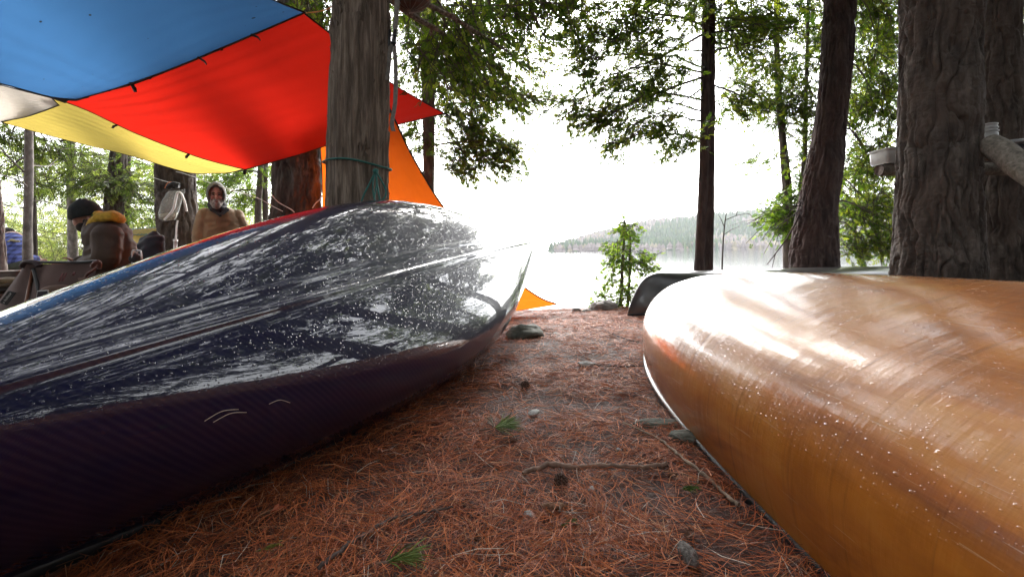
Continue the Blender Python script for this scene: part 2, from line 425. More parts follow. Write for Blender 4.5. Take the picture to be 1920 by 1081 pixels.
# ------------------------------------------------------------------ trees
def trunk_geo(mb, path, kind, nseg=72, dz=.02, amp=1.0, seed=0):
    """path: rows (x,y,z,r); displaced bark"""
    path = np.asarray(path, float); n = max(8, int(abs(path[-1, 2]-path[0, 2])/dz))
    p = smoothpath(path, n); th = np.linspace(0, 2*np.pi, nseg, endpoint=False)
    r = p[:, 3:4]; c, s = np.cos(th)[None], np.sin(th)[None]; z = p[:, 2:3]
    q = np.stack([c*r, s*r, np.repeat(z, nseg, 1)], -1)
    if kind == 'cedar':
        k = np.stack([q[..., 0]*34, q[..., 1]*34, q[..., 2]*1.7+.8*vnoise(q*3, 4)], -1)
        d = (1-abs(2*vnoise(k, seed)-1))*.024+(1-abs(2*vnoise(k*2.3, seed+1)-1))*.010-.012
        d = d+.03*(fbm(q*np.array([5, 5, 1.6]), 3, seed+2)-.5)
        pl = vnoise(q*np.array([16, 16, 5.]), seed+5); d = d-.012*(pl > .72)
    elif kind == 'pine':
        wq = q+.10*(np.stack([fbm(q*4.5, 2, seed+7), fbm(q*4.5, 2, seed+8), fbm(q*4.5, 2, seed+9)], -1)-.5)
        v1 = abs(2*fbm(wq*np.array([23, 23, 1.9]), 2, seed)-1); v2 = abs(2*fbm(wq*np.array([17, 17, 11.]), 2, seed+1)-1); v3 = abs(2*vnoise(wq*np.array([34, 34, 6.]), seed+2)-1)
        d = -.020+.030*(np.clip(v1/.24, 0, 1)**.8-.5)+.005*np.clip(v2/.08, 0, 1)+.006+.006*np.clip(v3/.3, 0, 1)+.012*(fbm(q*38, 3, seed+3)-.5)+.03*(fbm(q*2.5, 2, seed+4)-.5)
    else:
        d = .006*(fbm(q*np.array([30, 30, 12.]), 3, seed)-.5)*2+.012*(fbm(q*np.array([4, 4, 3.]), 2, seed+1)-.5)*2
    rr = r*(1+0*d)+d*amp*np.minimum(1, r/.12)
    G = np.stack([p[:, 0:1]+c*rr, p[:, 1:2]+s*rr, np.repeat(z, nseg, 1)], -1)
    return mb.grid(G, cv=True, flip=False)

GREENS = {'cedar': ((.060, .095, .018), (.095, .13, .024), (.034, .062, .016), (.16, .18, .034)),
          'yellow_green': ((.12, .19, .03), (.09, .15, .025), (.17, .23, .045), (.06, .11, .02)),  # brighter yellow-green leaf colours
          'pale': ((.23, .25, .14), (.18, .22, .10), (.27, .27, .19), (.13, .17, .07)),  # paler, greyer greens: smoke haze put into the leaf colour
          'shade_green': ((.026, .040, .013), (.036, .054, .016), (.020, .032, .011)),  # shade put into the colour, so unseen foliage reflects darker
          'hemlock': ((.06, .085, .03), (.10, .13, .045), (.16, .19, .075), (.04, .06, .024))}

class Leaves:
    def __init__(s): s.V = []; s.C = []; s.tw = []; s.twr = []
    def sprays(s, o, d, L, l, w, K, pal, seed=0, rg=None):
        """o,d (N,3): flat fans of K leaflets"""
        rg = rg or rng; N = len(o); d = d/np.linalg.norm(d, axis=1)[:, None]
        nrm = rg.normal(size=(N, 3))*.55+np.array([0, 0, .75]); sd_ = np.cross(d, nrm); sd_ /= np.linalg.norm(sd_, axis=1)[:, None]+1e-9
        up = np.cross(sd_, d); L = np.broadcast_to(L, (N,)); pal = np.array(pal)
        base = pal[rg.integers(len(pal), size=N)]*rg.uniform(.7, 1.35, (N, 1))
        for k in range(K):
            u = (k+.3)/K; sg = 1 if k % 2 else -1
            if k == K-1: sg = 0
            a = o+d*(L*u)[:, None]
            dir_ = d*.75+sd_*(sg*(.85-.35*u))+up*rg.normal(0, .22, (N, 1)); dir_ /= np.linalg.norm(dir_, axis=1)[:, None]
            ll = (l*(1.1-.5*u)*rg.uniform(.7, 1.25, N))[:, None]
            pr = np.cross(dir_, up); pr /= np.linalg.norm(pr, axis=1)[:, None]+1e-9
            ww = w*rg.uniform(.7, 1.2, (N, 1))
            s.V.append(np.stack([a, a+dir_*ll*.5+pr*ww, a+dir_*ll-np.array([0, 0, .12])*ll, a+dir_*ll*.55-pr*ww], 1))
            s.C.append(base*rg.uniform(.85, 1.15, (N, 1)))
    def pad(s, c, r, n, L, l, w, K, pal, away, seed=0, twl=.35, per=7, droop=.35):
        """a bough: twigs through an ellipsoid, sprays along each twig"""
        c = np.asarray(c, float); r = np.asarray(r, float); nt_ = max(2, n//per)
        q = rng.normal(size=(nt_, 3)); q *= (rng.random((nt_, 1))**.42)/np.linalg.norm(q, axis=1)[:, None]
        # uneven: keep what a noise field keeps, so the sky shows through
        b = c+q*r; f = fbm(b*(1.15/max(.12, r[0]))+seed, 2, 13); b = b[f > .38]
        if len(b) == 0: return
        d = (b-np.asarray(away)); d[:, 2] *= .35; d /= np.linalg.norm(d, axis=1)[:, None]+1e-6
        d = d*.8+rng.normal(size=d.shape)*.5; d[:, 2] -= droop; d /= np.linalg.norm(d, axis=1)[:, None]
        tl = twl*rng.uniform(.6, 1.3, len(b))
        s.tw.append((b-d*tl[:, None]*.6, b+d*tl[:, None])); s.twr.append(np.full(len(b), .0045))
        for k in range(per):
            u = (k+.5)/per
            o = b-d*tl[:, None]*.3+d*(tl*1.3*u)[:, None]+rng.normal(0, .02, b.shape)
            sdv = np.cross(d, rng.normal(size=d.shape)*.4+np.array([0, 0, 1.])); sg = (1 if k % 2 else -1)
            dd = d+sdv*sg*.8+rng.normal(size=d.shape)*.25; dd[:, 2] -= droop*.5
            s.sprays(o, dd, L, l, w, K, pal)
    def limb(s, a, b, r0, r1, sag=.08, n=9):
        a, b = np.asarray(a, float), np.asarray(b, float); t_ = np.linspace(0, 1, n)[:, None]
        p = a+(b-a)*t_; p[:, 2] += np.linalg.norm(b-a)*sag*np.sin(t_[:, 0]*np.pi); p[1:-1] += rng.normal(0, .018*np.linalg.norm(b-a)/n*3, (n-2, 3))
        for i in range(n-1):
            s.tw.append((p[i:i+1], p[i+1:i+2])); s.twr.append(np.array([r0+(r1-r0)*(i+.5)/n]))
    def build(s, name, parent, leafm=None, twm=None):
        V, C, mi = list(s.V), list(s.C), [np.zeros(sum(len(v) for v in s.V), int)]
        if s.tw:
            A = np.concatenate([x[0] for x in s.tw]); B = np.concatenate([x[1] for x in s.tw]); r = np.concatenate(s.twr)[:, None]
            d = B-A; d /= np.linalg.norm(d, axis=1)[:, None]+1e-9; e1 = np.cross(d, np.array([.3, .2, 1.])); e1 /= np.linalg.norm(e1, axis=1)[:, None]+1e-9; e2 = np.cross(d, e1)
            K = 5
            for k in range(K):
                a0, a1 = 2*np.pi*k/K, 2*np.pi*(k+1)/K
                o0, o1 = (e1*math.cos(a0)+e2*math.sin(a0))*r, (e1*math.cos(a1)+e2*math.sin(a1))*r
                V.append(np.stack([A-d*r*.5+o0, A-d*r*.5+o1, B+d*r*.5+o1*.85, B+d*r*.5+o0*.85], 1)); C.append(np.full((len(A), 3), .06))
            mi.append(np.ones(K*len(A), int))
        V = np.concatenate(V)
        return quads(name, V, [leafm or M['leaf'], twm or M['twig']], np.concatenate(C), np.concatenate(mi), parent)

def ppath(rows, d, ztop=None, top_w=None, base_flare=1.25, lean=None):
    """rows (px,py,width px) top->bottom at depth d -> path from the ground up"""
    out = []
    for px, py, w in rows:
        q = P(px, py, d); out.append([q[0], q[1], q[2], px2m(w, d)/2*math.cos(math.atan((px-960)/F))])
    out = out[::-1]
    b = out[0]; gz = float(ground_z(b[0], b[1]))-.06
    if b[2] > gz+.1: out.insert(0, [b[0]-(out[1][0]-b[0])*.15, b[1], gz, b[3]*base_flare])
    tp = out[-1]
    if ztop and ztop > tp[2]+.3:
        pv_ = out[-2]; sx = (tp[0]-pv_[0])/max(.2, tp[2]-pv_[2])
        for k in (.5, 1.0):
            out.append([tp[0]+sx*(ztop-tp[2])*k*.6, tp[1], tp[2]+(ztop-tp[2])*k, tp[3]*(1-.45*k)])
    return np.array(out)

def at_z(path, z):
    i = np.clip(np.searchsorted(path[:, 2], z)-1, 0, len(path)-2); u = (z-path[i, 2])/(path[i+1, 2]-path[i, 2])
    return path[i, :3]+(path[i+1, :3]-path[i, :3])*np.clip(u, 0, 1)

def tree(name, label, cat, paths, bark, mat, pads=(), pal='cedar', leaf=(.075, .034, .0070, 11), twl=.35, dead=(), group=None, seed=0, nseg=72, dz=.02, dens=3.4, over=None, per=7):
    """paths: one or more trunk paths; pads: (px,py,d,rx,ry,rd,n); over: (z0,z1,radius,count,n) crown above"""
    p0 = np.asarray(paths[0]); t = thing(name, label, cat, (p0[0, 0], p0[0, 1], p0[0, 2]), group)
    mb = MB()
    for k, p in enumerate(paths): trunk_geo(mb, p, bark, nseg, dz, 1.0, seed+k*17)
    for a, b_, r in dead:
        pts = smoothpath(np.array([a, (np.array(a)+np.array(b_))/2+rng.normal(0, .03, 3), b_]), 10); mb.tube(pts, np.linspace(r, r*.35, 10), 7)
        for k in range(3):
            i = 3+2*k; e = pts[i]+(pts[-1]-pts[0])*rng.uniform(.1, .22)+rng.normal(0, .10, 3); mb.tube([pts[i], (pts[i]+e)/2+rng.normal(0, .01, 3), e], [r*.4, r*.3, r*.15], 5)
    if bark == 'cedar' and nseg > 100:     # lifting fibrous strips of bark
        pp = np.asarray(paths[0])
        for k in range(620):
            z = rng.uniform(pp[0, 2]+.05, min(pp[-1, 2], 3.2)); a = rng.uniform(0, 6.283); L = rng.uniform(.04, .24); n_ = 6; pts = []
            for u in np.linspace(0, 1, n_):
                zz = z+L*(u-.5); q = at_z(pp, zz); rr = np.interp(zz, pp[:, 2], pp[:, 3])+.006+.020*(abs(u-.5)*2)**2*rng.random()*(u > .5); aa = a+.05*math.sin(3*u+k); pts.append(q+np.array([math.cos(aa)*rr, math.sin(aa)*rr, 0]))
            mb.tube(pts, np.array([.3, .8, 1, 1, .8, .3])*rng.uniform(.003, .009), 5)
    mb.build('trunk', mat, t)
    if pads or over:
        lv = Leaves()
        for k, (px, py, d, rx, ry, rd, n) in enumerate(pads):
            c = P(px, py, d); r = (px2m(rx, d), rd, px2m(ry, d)); pp = np.asarray(paths[k % len(paths)])
            hz_ = c[2]+.15*np.hypot(c[0]-p0[0, 0], c[1]-p0[0, 1]); an = at_z(pp, np.clip(hz_, pp[1, 2], pp[-1, 2]))
            lv.pad(c, r, int(n*dens), leaf[0], leaf[1], leaf[2], leaf[3], GREENS[pal], an, seed+k, twl, per)
            lv.limb(an, c+(c-an)*.25, .016 if np.linalg.norm(c-an) > .8 else .01, .004)
        if over:
            z0, z1, rad, cnt, n = over; pp = np.asarray(paths[0])
            for k in range(cnt):
                z = z0+(z1-z0)*(k+.5)/cnt; an = at_z(pp, z); a = k*2.4+seed; rr = rad*(1-.75*(z-z0)/(z1-z0))*rng.uniform(.5, 1.05)
                c = an+np.array([math.cos(a)*rr, math.sin(a)*rr, -.1*rr])
                lv.pad(c, (rr*.55+.2, rr*.55+.2, .35), n, leaf[0]*1.9, leaf[1]*1.9, leaf[2]*2.1, leaf[3], GREENS[pal], an, seed+k, twl*1.5, per)
                lv.limb(an, c+(c-an)*.3, .025, .006)
        lv.build('crown', t)
    return t

# T1: the cedar the dark canoe leans on
T1 = ppath([(681, -60, 96), (677, 60, 103), (675, 200, 105), (671, 310, 104), (671, 375, 107), (670, 560, 118)], 2.75, 9.0)
c_limb0 = at_z(T1, P(700, -5, 2.75)[2])
tree('cedar_tree', 'large stringy-barked cedar in the middle with a green rope tied around it', 'tree', [T1], 'cedar', M['bark_cedar'],
     pads=[(600, 20, 4.7, 60, 45, .35, 150), (640, -60, 4.5, 100, 60, .4, 200), (960, 30, 4.2, 120, 55, .45, 330), (840, 70, 4.0, 90, 70, .4, 330), (1010, -40, 4.2, 130, 70, .5, 300), (900, 150, 4.4, 80, 45, .4, 170)],
     dead=[(P(728, -8, 2.75), P(830, 62, 3.4), .034), (P(728, -30, 2.75), P(950, 95, 4.2), .022)], seed=3, nseg=190, dz=.012, dens=2.2, over=(3.6, 8.8, 2.2, 12, 90))

# left forest, back to front
tree('pine_tree', 'thick brown pine behind the stringy-barked cedar with a white cord at its foot', 'tree',
     [ppath([(560, 230, 92), (558, 300, 92), (556, 390, 95), (553, 430, 99)], 5.6, 8)], 'pine', M['bark_pine'], seed=11, nseg=130, over=(4.0, 8.0, 2.0, 8, 60), pal='hemlock')
tree('pine_tree', 'thick dark pine with a water filter bag hanging on its trunk', 'tree',
     [ppath([(328, 290, 76), (329, 340, 77), (332, 400, 78), (338, 470, 84)], 5.8, 8)], 'pine', M['bark_pine'], seed=12, nseg=120, over=(4.0, 8.0, 2.0, 8, 60), pal='hemlock')
HL = (.11, .055, .007, 9)
tree('conifer_tree', 'brown trunk rising between the seated man and the bag pine', 'tree',
     [ppath([(222, 290, 31), (219, 330, 33), (214, 380, 37), (212, 430, 40)], 7.4, 7)], 'pine', M['bark_pine'], seed=13, nseg=80, over=(4, 7, 1.6, 5, 40), pal='hemlock',
     pads=[(190, 330, 7.3, 60, 24, .6, 130), (270, 350, 7.6, 45, 30, .5, 110), (215, 345, 7.2, 35, 16, .4, 60)], leaf=HL)
tree('slender_tree', 'slim trunk touching the right side of the brown trunk behind the seated man', 'tree',
     [ppath([(240, 290, 12), (239, 360, 12), (237, 430, 13)], 8.6, 6)], 'smooth', M['bark_thin'], seed=14, nseg=24, dz=.05,
     pads=[(285, 400, 8.8, 45, 40, .5, 150), (300, 320, 9, 60, 26, .6, 110)], leaf=HL, pal='yellow_green')
tree('conifer_tree', 'grey-brown trunk directly behind the black knitted hat', 'tree',
     [ppath([(134, 250, 16), (133, 340, 17), (135, 420, 19), (137, 490, 22)], 8.2, 7)], 'smooth', M['bark_grey'], seed=15, nseg=40, dz=.04, pal='hemlock',
     pads=[(110, 300, 8, 75, 26, .6, 130), (160, 345, 8.4, 60, 22, .6, 110), (95, 360, 8.4, 55, 18, .5, 70), (180, 290, 8.6, 55, 22, .5, 90)], leaf=HL,
     dead=[(P(134, 375, 8.2), P(190, 360, 8.0), .012), (P(134, 440, 8.2), P(60, 428, 7.8), .010), (P(134, 340, 8.2), P(30, 320, 7.6), .012)])
tree('pale_tree', 'pale grey trunk at the left that the plaid shirt shows beside', 'tree',
     [ppath([(54, 225, 17), (54, 340, 18), (52, 420, 19), (52, 505, 21)], 5.7, 7)], 'smooth', M['bark_grey'], seed=16, nseg=44, dz=.03, pal='hemlock',
     pads=[(20, 260, 6.2, 60, 28, .6, 110), (85, 270, 6.4, 40, 24, .5, 80), (15, 330, 6.2, 50, 20, .5, 60)], leaf=HL,
     dead=[(P(54, 330, 5.7), P(-10, 262, 5.4), .013), (P(54, 352, 5.7), P(-25, 318, 5.2), .012), (P(54, 390, 5.7), P(-20, 372, 5.3), .010), (P(54, 375, 5.7), P(140, 400, 6.1), .009), (P(54, 310, 5.7), P(110, 305, 6.2), .009)])
tree('slender_tree', 'dark thin trunk half hidden behind the pale grey trunk', 'tree',
     [ppath([(62, 230, 9), (63, 350, 10), (65, 490, 13)], 7.2, 6)], 'smooth', M['bark_thin'], seed=17, nseg=24, dz=.05)
tree('pale_tree', 'leaning rough trunk cut by the left edge of the photo', 'tree',
     [ppath([(-12, 300, 20), (-4, 400, 22), (0, 480, 24), (4, 530, 28)], 4.3, 6)], 'pine', M['bark_grey'], seed=18, nseg=70)
tree('slender_tree', 'left of two thin trunks beside the brown hooded man', 'tree',
     [ppath([(489, 300, 11), (487, 350, 12), (484, 405, 13)], 8.6, 6)], 'smooth', M['bark_thin'], seed=19, nseg=24, dz=.05, group='pair of thin trunks', pal='yellow_green',
     pads=[(440, 335, 8.8, 45, 22, .5, 140), (400, 345, 9, 50, 18, .5, 90), (470, 375, 9, 35, 22, .5, 90), (390, 390, 9.4, 40, 30, .5, 120)], leaf=HL)
tree('slender_tree', 'right of two thin trunks, next to the thick brown pine', 'tree',
     [ppath([(497, 300, 11), (497, 350, 11), (498, 405, 12)], 8.9, 6)], 'smooth', M['bark_thin'], seed=20, nseg=24, dz=.05, group='pair of thin trunks', pal='yellow_green',
     pads=[(510, 320, 8.8, 30, 25, .5, 70), (455, 310, 9.2, 40, 14, .5, 60)], leaf=HL)

# shoreline cedars in the middle
CL = (.080, .036, .0078, 11)
tree('cedar_tree', 'twin-stemmed cedar by the lake just right of the orange tarp', 'tree',
     [ppath([(797, -40, 11), (797, 100, 13), (801, 250, 16), (803, 340, 18), (806, 460, 22)], 6.6, 8), ppath([(812, -40, 10), (811, 90, 12), (808, 180, 14), (806, 300, 16), (806, 420, 18)], 6.63, 8)], 'cedar', M['bark_thin'], seed=31, nseg=40, dz=.04,
     pads=[(870, 120, 6.4, 75, 60, .6, 420), (960, 110, 6.3, 70, 45, .6, 330), (800, 90, 6.6, 55, 70, .6, 260), (900, 205, 6.4, 95, 50, .6, 420), (985, 190, 6.4, 55, 30, .5, 130), (885, 270, 6.4, 80, 45, .55, 360), (945, 290, 6.4, 45, 42, .5, 210), (870, 318, 6.4, 40, 20, .4, 70), (770, 180, 6.7, 35, 70, .5, 150), (780, 260, 6.7, 28, 50, .4, 90), (880, 40, 6.3, 110, 50, .7, 430), (780, 20, 6.8, 60, 50, .6, 220), (880, 60, 7.2, 120, 70, .5, 300), (880, 190, 7.2, 90, 80, .5, 260)],
     leaf=CL, over=(4.6, 8, 1.7, 9, 80))
tree('cedar_tree', 'reddish twin-trunk cedar at the water edge above the grey canoe', 'tree',
     [ppath([(1324, -40, 13), (1322, 120, 14), (1320, 300, 16), (1315, 420, 17), (1311, 510, 19)], 6.0, 8), ppath([(1333, -40, 14), (1333, 150, 15), (1332, 300, 15), (1329, 420, 17), (1327, 510, 19)], 6.08, 8)], 'cedar', M['bark_red'], seed=32, nseg=60, dz=.025,
     pads=[(1230, 40, 5.6, 90, 55, .6, 430), (1130, 40, 5.4, 75, 60, .6, 380), (1180, 140, 5.6, 70, 45, .5, 300), (1110, 130, 5.4, 35, 35, .4, 110), (1240, 150, 5.8, 60, 45, .5, 240), (1140, 215, 5.4, 60, 28, .45, 150), (1070, 205, 5.4, 30, 30, .4, 70), (1210, 235, 5.6, 65, 32, .45, 190), (1160, 275, 5.5, 25, 22, .3, 50), (1270, 265, 5.7, 35, 28, .4, 110), (1370, 60, 6.2, 60, 50, .5, 240), (1380, 180, 6.2, 45, 50, .5, 170), (1440, 30, 6.4, 70, 45, .6, 260), (1310, -30, 5.8, 130, 50, .7, 350), (1090, -30, 5.4, 90, 50, .6, 260), (1420, 130, 6.6, 40, 30, .5, 90)],
     dead=[(P(1322, 62, 6), P(1150, 140, 5.5), .018), (P(1318, 145, 6), P(1140, 212, 5.4), .019), (P(1318, 165, 6), P(1180, 230, 5.5), .013), (P(1318, 178, 6), P(1250, 235, 5.7), .010), (P(1338, 60, 6), P(1560, 50, 6.2), .012), (P(1338, 95, 6), P(1500, 60, 6.1), .011), (P(1338, 160, 6), P(1450, 215, 6.3), .013), (P(1322, 95, 6), P(1100, 110, 5.6), .010)],
     leaf=CL, over=(4.2, 8, 2.0, 12, 90))
tree('cedar_tree', 'slim forked cedar left of the dark leaning trunk', 'tree',
     [ppath([(1456, 20, 9), (1458, 130, 11), (1465, 240, 13), (1474, 330, 17), (1478, 420, 20), (1480, 500, 22)], 7.0, 7), ppath([(1515, 20, 6), (1511, 200, 8), (1508, 300, 9), (1500, 400, 11)], 7.2, 6)], 'cedar', M['bark_thin'], seed=33, nseg=30, dz=.05,
     pads=[(1455, 110, 7, 55, 55, .5, 200), (1490, 190, 7, 50, 40, .5, 220), (1440, 200, 7, 40, 30, .4, 110), (1520, 120, 7.3, 50, 60, .5, 220), (1445, 300, 7, 35, 24, .4, 80), (1520, 290, 7.1, 35, 35, .4, 110), (1500, 235, 7, 45, 30, .4, 130), (1520, 30, 7.4, 60, 50, .5, 180)],
     leaf=CL, over=(4.6, 7, 1.3, 6, 70))
lowp = [(1490, 385, 6.6, 42, 30, .35, 200), (1470, 410, 6.5, 25, 26, .3, 90), (1515, 350, 6.7, 35, 28, .35, 120)]
tree('cedar_sapling', 'bright green low cedar boughs beside the foot of the leaning trunk', 'small tree',
     [ppath([(1505, 330, 6), (1502, 400, 8), (1498, 480, 11)], 6.7)], 'smooth', M['bark_thin'], pads=lowp, pal='yellow_green', seed=34, nseg=14, dz=.06, leaf=CL)
tree('leaning_tree', 'dark red-barked trunk leaning right with a swollen base', 'tree',
     [ppath([(1576, -60, 60), (1572, 60, 60), (1563, 180, 60), (1549, 290, 66), (1535, 380, 76), (1528, 440, 86), (1526, 500, 98)], 5.6, 9)], 'pine', M['bark_red'], seed=35, nseg=130, dz=.018,
     pads=[(1640, 60, 6.6, 45, 70, .5, 260), (1640, 190, 6.6, 50, 60, .5, 260), (1630, 300, 6.7, 45, 50, .5, 220), (1625, 390, 6.8, 50, 50, .5, 260), (1610, 460, 6.9, 40, 26, .4, 130), (1660, 440, 6.9, 40, 40, .4, 150), (1640, 120, 7.6, 60, 110, .5, 330), (1630, 330, 7.6, 50, 100, .5, 280), (1650, -20, 6.6, 70, 50, .5, 200)],
     dead=[(P(1500, 400, 5.6), P(1438, 496, 5.4), .013), (P(1502, 385, 5.6), P(1400, 420, 5.4), .006), (P(1502, 392, 5.6), P(1425, 445, 5.3), .006), (P(1500, 378, 5.6), P(1440, 385, 5.4), .005), (P(1503, 372, 5.6), P(1455, 440, 5.3), .005)],
     leaf=CL, over=(4.2, 9, 2.2, 10, 80))
tree('pine_tree', 'massive deeply furrowed pine standing right behind the amber canoe', 'tree',
     [ppath([(1763, -80, 152), (1762, 60, 154), (1761, 200, 157), (1759, 320, 163), (1757, 420, 172), (1757, 500, 182), (1757, 600, 196)], 3.15, 10)], 'pine', M['bark_pine'], seed=36, nseg=260, dz=.011, over=(4.2, 10, 2.6, 14, 80), pal='hemlock')
tree('pine_tree', 'grey-brown pine at the right edge behind the log shelf', 'tree',
     [ppath([(1872, -80, 88), (1872, 100, 90), (1874, 260, 92), (1876, 400, 94), (1878, 520, 98)], 4.1, 10)], 'pine', M['bark_pine'], seed=37, nseg=150, dz=.015, over=(4.5, 10, 2.2, 10, 70), pal='hemlock',
     pads=[(1935, 300, 5.5, 25, 40, .3, 60), (1935, 430, 5.5, 30, 40, .3, 80), (1930, 60, 5.5, 20, 60, .3, 80)])

# small cedar on the bank
tree('cedar_sapling', 'small yellow-green cedar sapling growing on the bank by the lake', 'small tree',
     [ppath([(1172, 425, 3), (1168, 480, 5), (1165, 545, 7), (1164, 592, 8)], 6.1), ppath([(1182, 440, 3), (1181, 500, 5), (1178, 560, 6), (1172, 592, 7)], 6.15)], 'smooth', M['bark_thin'], pal='yellow_green', seed=38, nseg=10, dz=.05,
     pads=[(1178, 432, 6.1, 24, 20, .2, 75), (1170, 462, 6.1, 38, 16, .22, 80), (1190, 490, 6.1, 42, 22, .25, 90), (1150, 495, 6.1, 26, 20, .2, 50), (1170, 530, 6.1, 44, 22, .25, 90), (1140, 560, 6.1, 26, 22, .2, 55), (1185, 555, 6.1, 36, 24, .25, 80), (1215, 500, 6.1, 16, 20, .15, 24), (1160, 575, 6.05, 36, 14, .2, 55), (1120, 575, 6, 12, 12, .12, 16)],
     leaf=(.05, .028, .0085, 7), twl=.13, dens=3.6)
# bare sapling
st_ = thing('bare_sapling', 'thin leafless sapling standing right of the twin-trunk cedar', 'small tree', P(1354, 510, 5.6))
mb = MB(); main = np.array([P(1354, 560, 5.6), P(1354, 500, 5.6), P(1357, 440, 5.6), P(1361, 405, 5.6), P(1366, 372, 5.6)]); mb.tube(smoothpath(main, 16), np.linspace(.013, .003, 16), 8); mb.build('trunk', M['bark_thin'], st_)
mb = MB()
for a, b_ in (((1361, 412), (1400, 400)), ((1358, 425), (1347, 402)), ((1357, 440), (1385, 425)), ((1400, 400), (1412, 408)), ((1380, 405), (1385, 392))):
    mb.tube([P(*a, 5.6), P((a[0]+b_[0])/2, (a[1]+b_[1])/2-2, 5.6), P(*b_, 5.6)], [.005, .004, .002], 5)
mb.build('branch', M['bark_thin'], st_)

# understorey and woods behind the camp, one mass
def stuff_leaves(name, n, boxf, pal, L, l, w, K, per=7, tw=.4):
    lv = Leaves()
    for k in range(n):
        c, r, m = boxf(k); lv.pad(c, r, m, L, l, w, K, GREENS[pal], c+np.array([0, 0, .4]), k, tw, per)
    o = lv.build(name, None); tag(o, kind='stuff'); return o
def f1(k):
    d = rng.uniform(9.5, 20); px = rng.uniform(-160, 560); py = rng.uniform(250, 500) if k % 3 else rng.uniform(400, 500)
    c = P(px, py, d); return c, (rng.uniform(.6, 1.6), .8, rng.uniform(.25, .6)), 46
stuff_leaves('undergrowth', 420, f1, 'pale', .2, .11, .014, 7)
def f2(k):
    d = rng.uniform(9.5, 13); px = rng.uniform(-100, 230); py = rng.uniform(420, 500)
    return P(px, py, d), (.7, .6, .22), 60
stuff_leaves('brush', 40, f2, 'pale', .12, .07, .006, 7, tw=.5)
def f2b(k):
    d = rng.uniform(8, 12.5); px = rng.uniform(1560, 2050) if k < 130 else rng.uniform(2050, 3300); py = rng.uniform(-40, 470) if k < 130 else rng.uniform(-500, 470); c = P(px, py, d)
    return c, (rng.uniform(.4, .9), .6, rng.uniform(.25, .5)), 60
stuff_leaves('shore_wood', 260, f2b, 'cedar', .16, .085, .016, 8)
# woods behind the viewer, seen only in the wet hulls
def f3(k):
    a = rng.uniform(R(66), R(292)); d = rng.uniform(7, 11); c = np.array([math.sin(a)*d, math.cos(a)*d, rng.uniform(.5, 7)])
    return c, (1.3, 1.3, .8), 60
stuff_leaves('woods', 330, f3, 'shade_green', .4, .22, .045, 6, tw=.8)
tk = MB()
for k in range(26):
    a = rng.uniform(R(105), R(260)); d = rng.uniform(6, 11); x, y = math.sin(a)*d, math.cos(a)*d; z = float(ground_z(x, y))
    tk.tube(smoothpath([(x, y, z-.1), (x+.05, y, z+3), (x+.1, y+.1, z+8)], 8), np.linspace(rng.uniform(.1, .22), .06, 8), 12)
tag(tk.build('woods_trunks', M['bark_pine']), kind='stuff')
# the closed canopy above the camp, out of the frame, with gaps; it shades the place and shows in the wet hulls
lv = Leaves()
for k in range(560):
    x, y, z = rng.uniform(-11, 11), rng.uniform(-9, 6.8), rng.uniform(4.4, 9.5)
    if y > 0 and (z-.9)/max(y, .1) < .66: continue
    c = np.array([x, y, z]); rr = rng.uniform(.7, 1.5); lv.pad(c, (rr, rr, .35), 75, .22, .12, .03, 8, GREENS['shade_green'], c+np.array([0, 0, .4]), k, .5, 7)
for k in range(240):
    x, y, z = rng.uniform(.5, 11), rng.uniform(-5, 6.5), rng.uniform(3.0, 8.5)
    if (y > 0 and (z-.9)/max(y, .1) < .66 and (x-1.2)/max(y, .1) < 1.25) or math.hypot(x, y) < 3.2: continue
    c = np.array([x, y, z]); rr = rng.uniform(.6, 1.2); lv.pad(c, (rr, rr, .35), 75, .2, .11, .026, 8, GREENS['shade_green'], c+np.array([0, 0, .4]), k+900, .5, 7)
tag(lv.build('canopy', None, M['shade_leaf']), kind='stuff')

# ------------------------------------------------------------------ canoes
def canoe_pts(L, B, D, rise, th, yaw, pit, x0, y0, z0, pw, ex, vv, st, rk, nt=181, ns=81, keel=0.0, line=0.0):
    t_ = np.linspace(-1, 1, nt); t_ = np.sign(t_)*(1-(1-abs(t_))**1.5); a = abs(t_)
    b = B/2*np.maximum(1-a**pw, 0)**.9; zs = -rise*a**2.5
    zk = D-rk*a**2-(D-rk+rise)*.9*np.maximum((a-(1-st))/st, 0)**3
    qn = np.linspace(-1, 1, ns); ph = np.sign(qn)*abs(qn)**1.75*np.pi/2; e = ex*(1-a**2)+vv*a**2
    Sn = np.sign(np.sin(ph))[None]*abs(np.sin(ph))[None]**e[:, None]; C = np.cos(ph)[None]**e[:, None]
    y = b[:, None]*Sn; z = zs[:, None]+(zk-zs)[:, None]*C
    if keel:   # shallow keel ridge and the soft chine beside it
        fade = (1-a[:, None]**10); z = z+keel*np.exp(-(y/.011)**2)*fade-.35*keel*np.exp(-((y+.026)/.014)**2)*fade
        yl = y/np.maximum(b[:, None], .02); z = z+line*(np.exp(-((yl-.17)/.022)**2)-.8*np.exp(-((yl-.12)/.03)**2))*fade
    x = np.repeat((t_*L/2)[:, None], ns, 1); p = np.stack([x, y, z], -1)
    rot = Matrix.Rotation(yaw, 3, 'Z') @ Matrix.Rotation(-pit, 3, 'Y') @ Matrix.Rotation(th, 3, 'X')
    return p @ np.array(rot).T+np.array([x0, y0, z0])

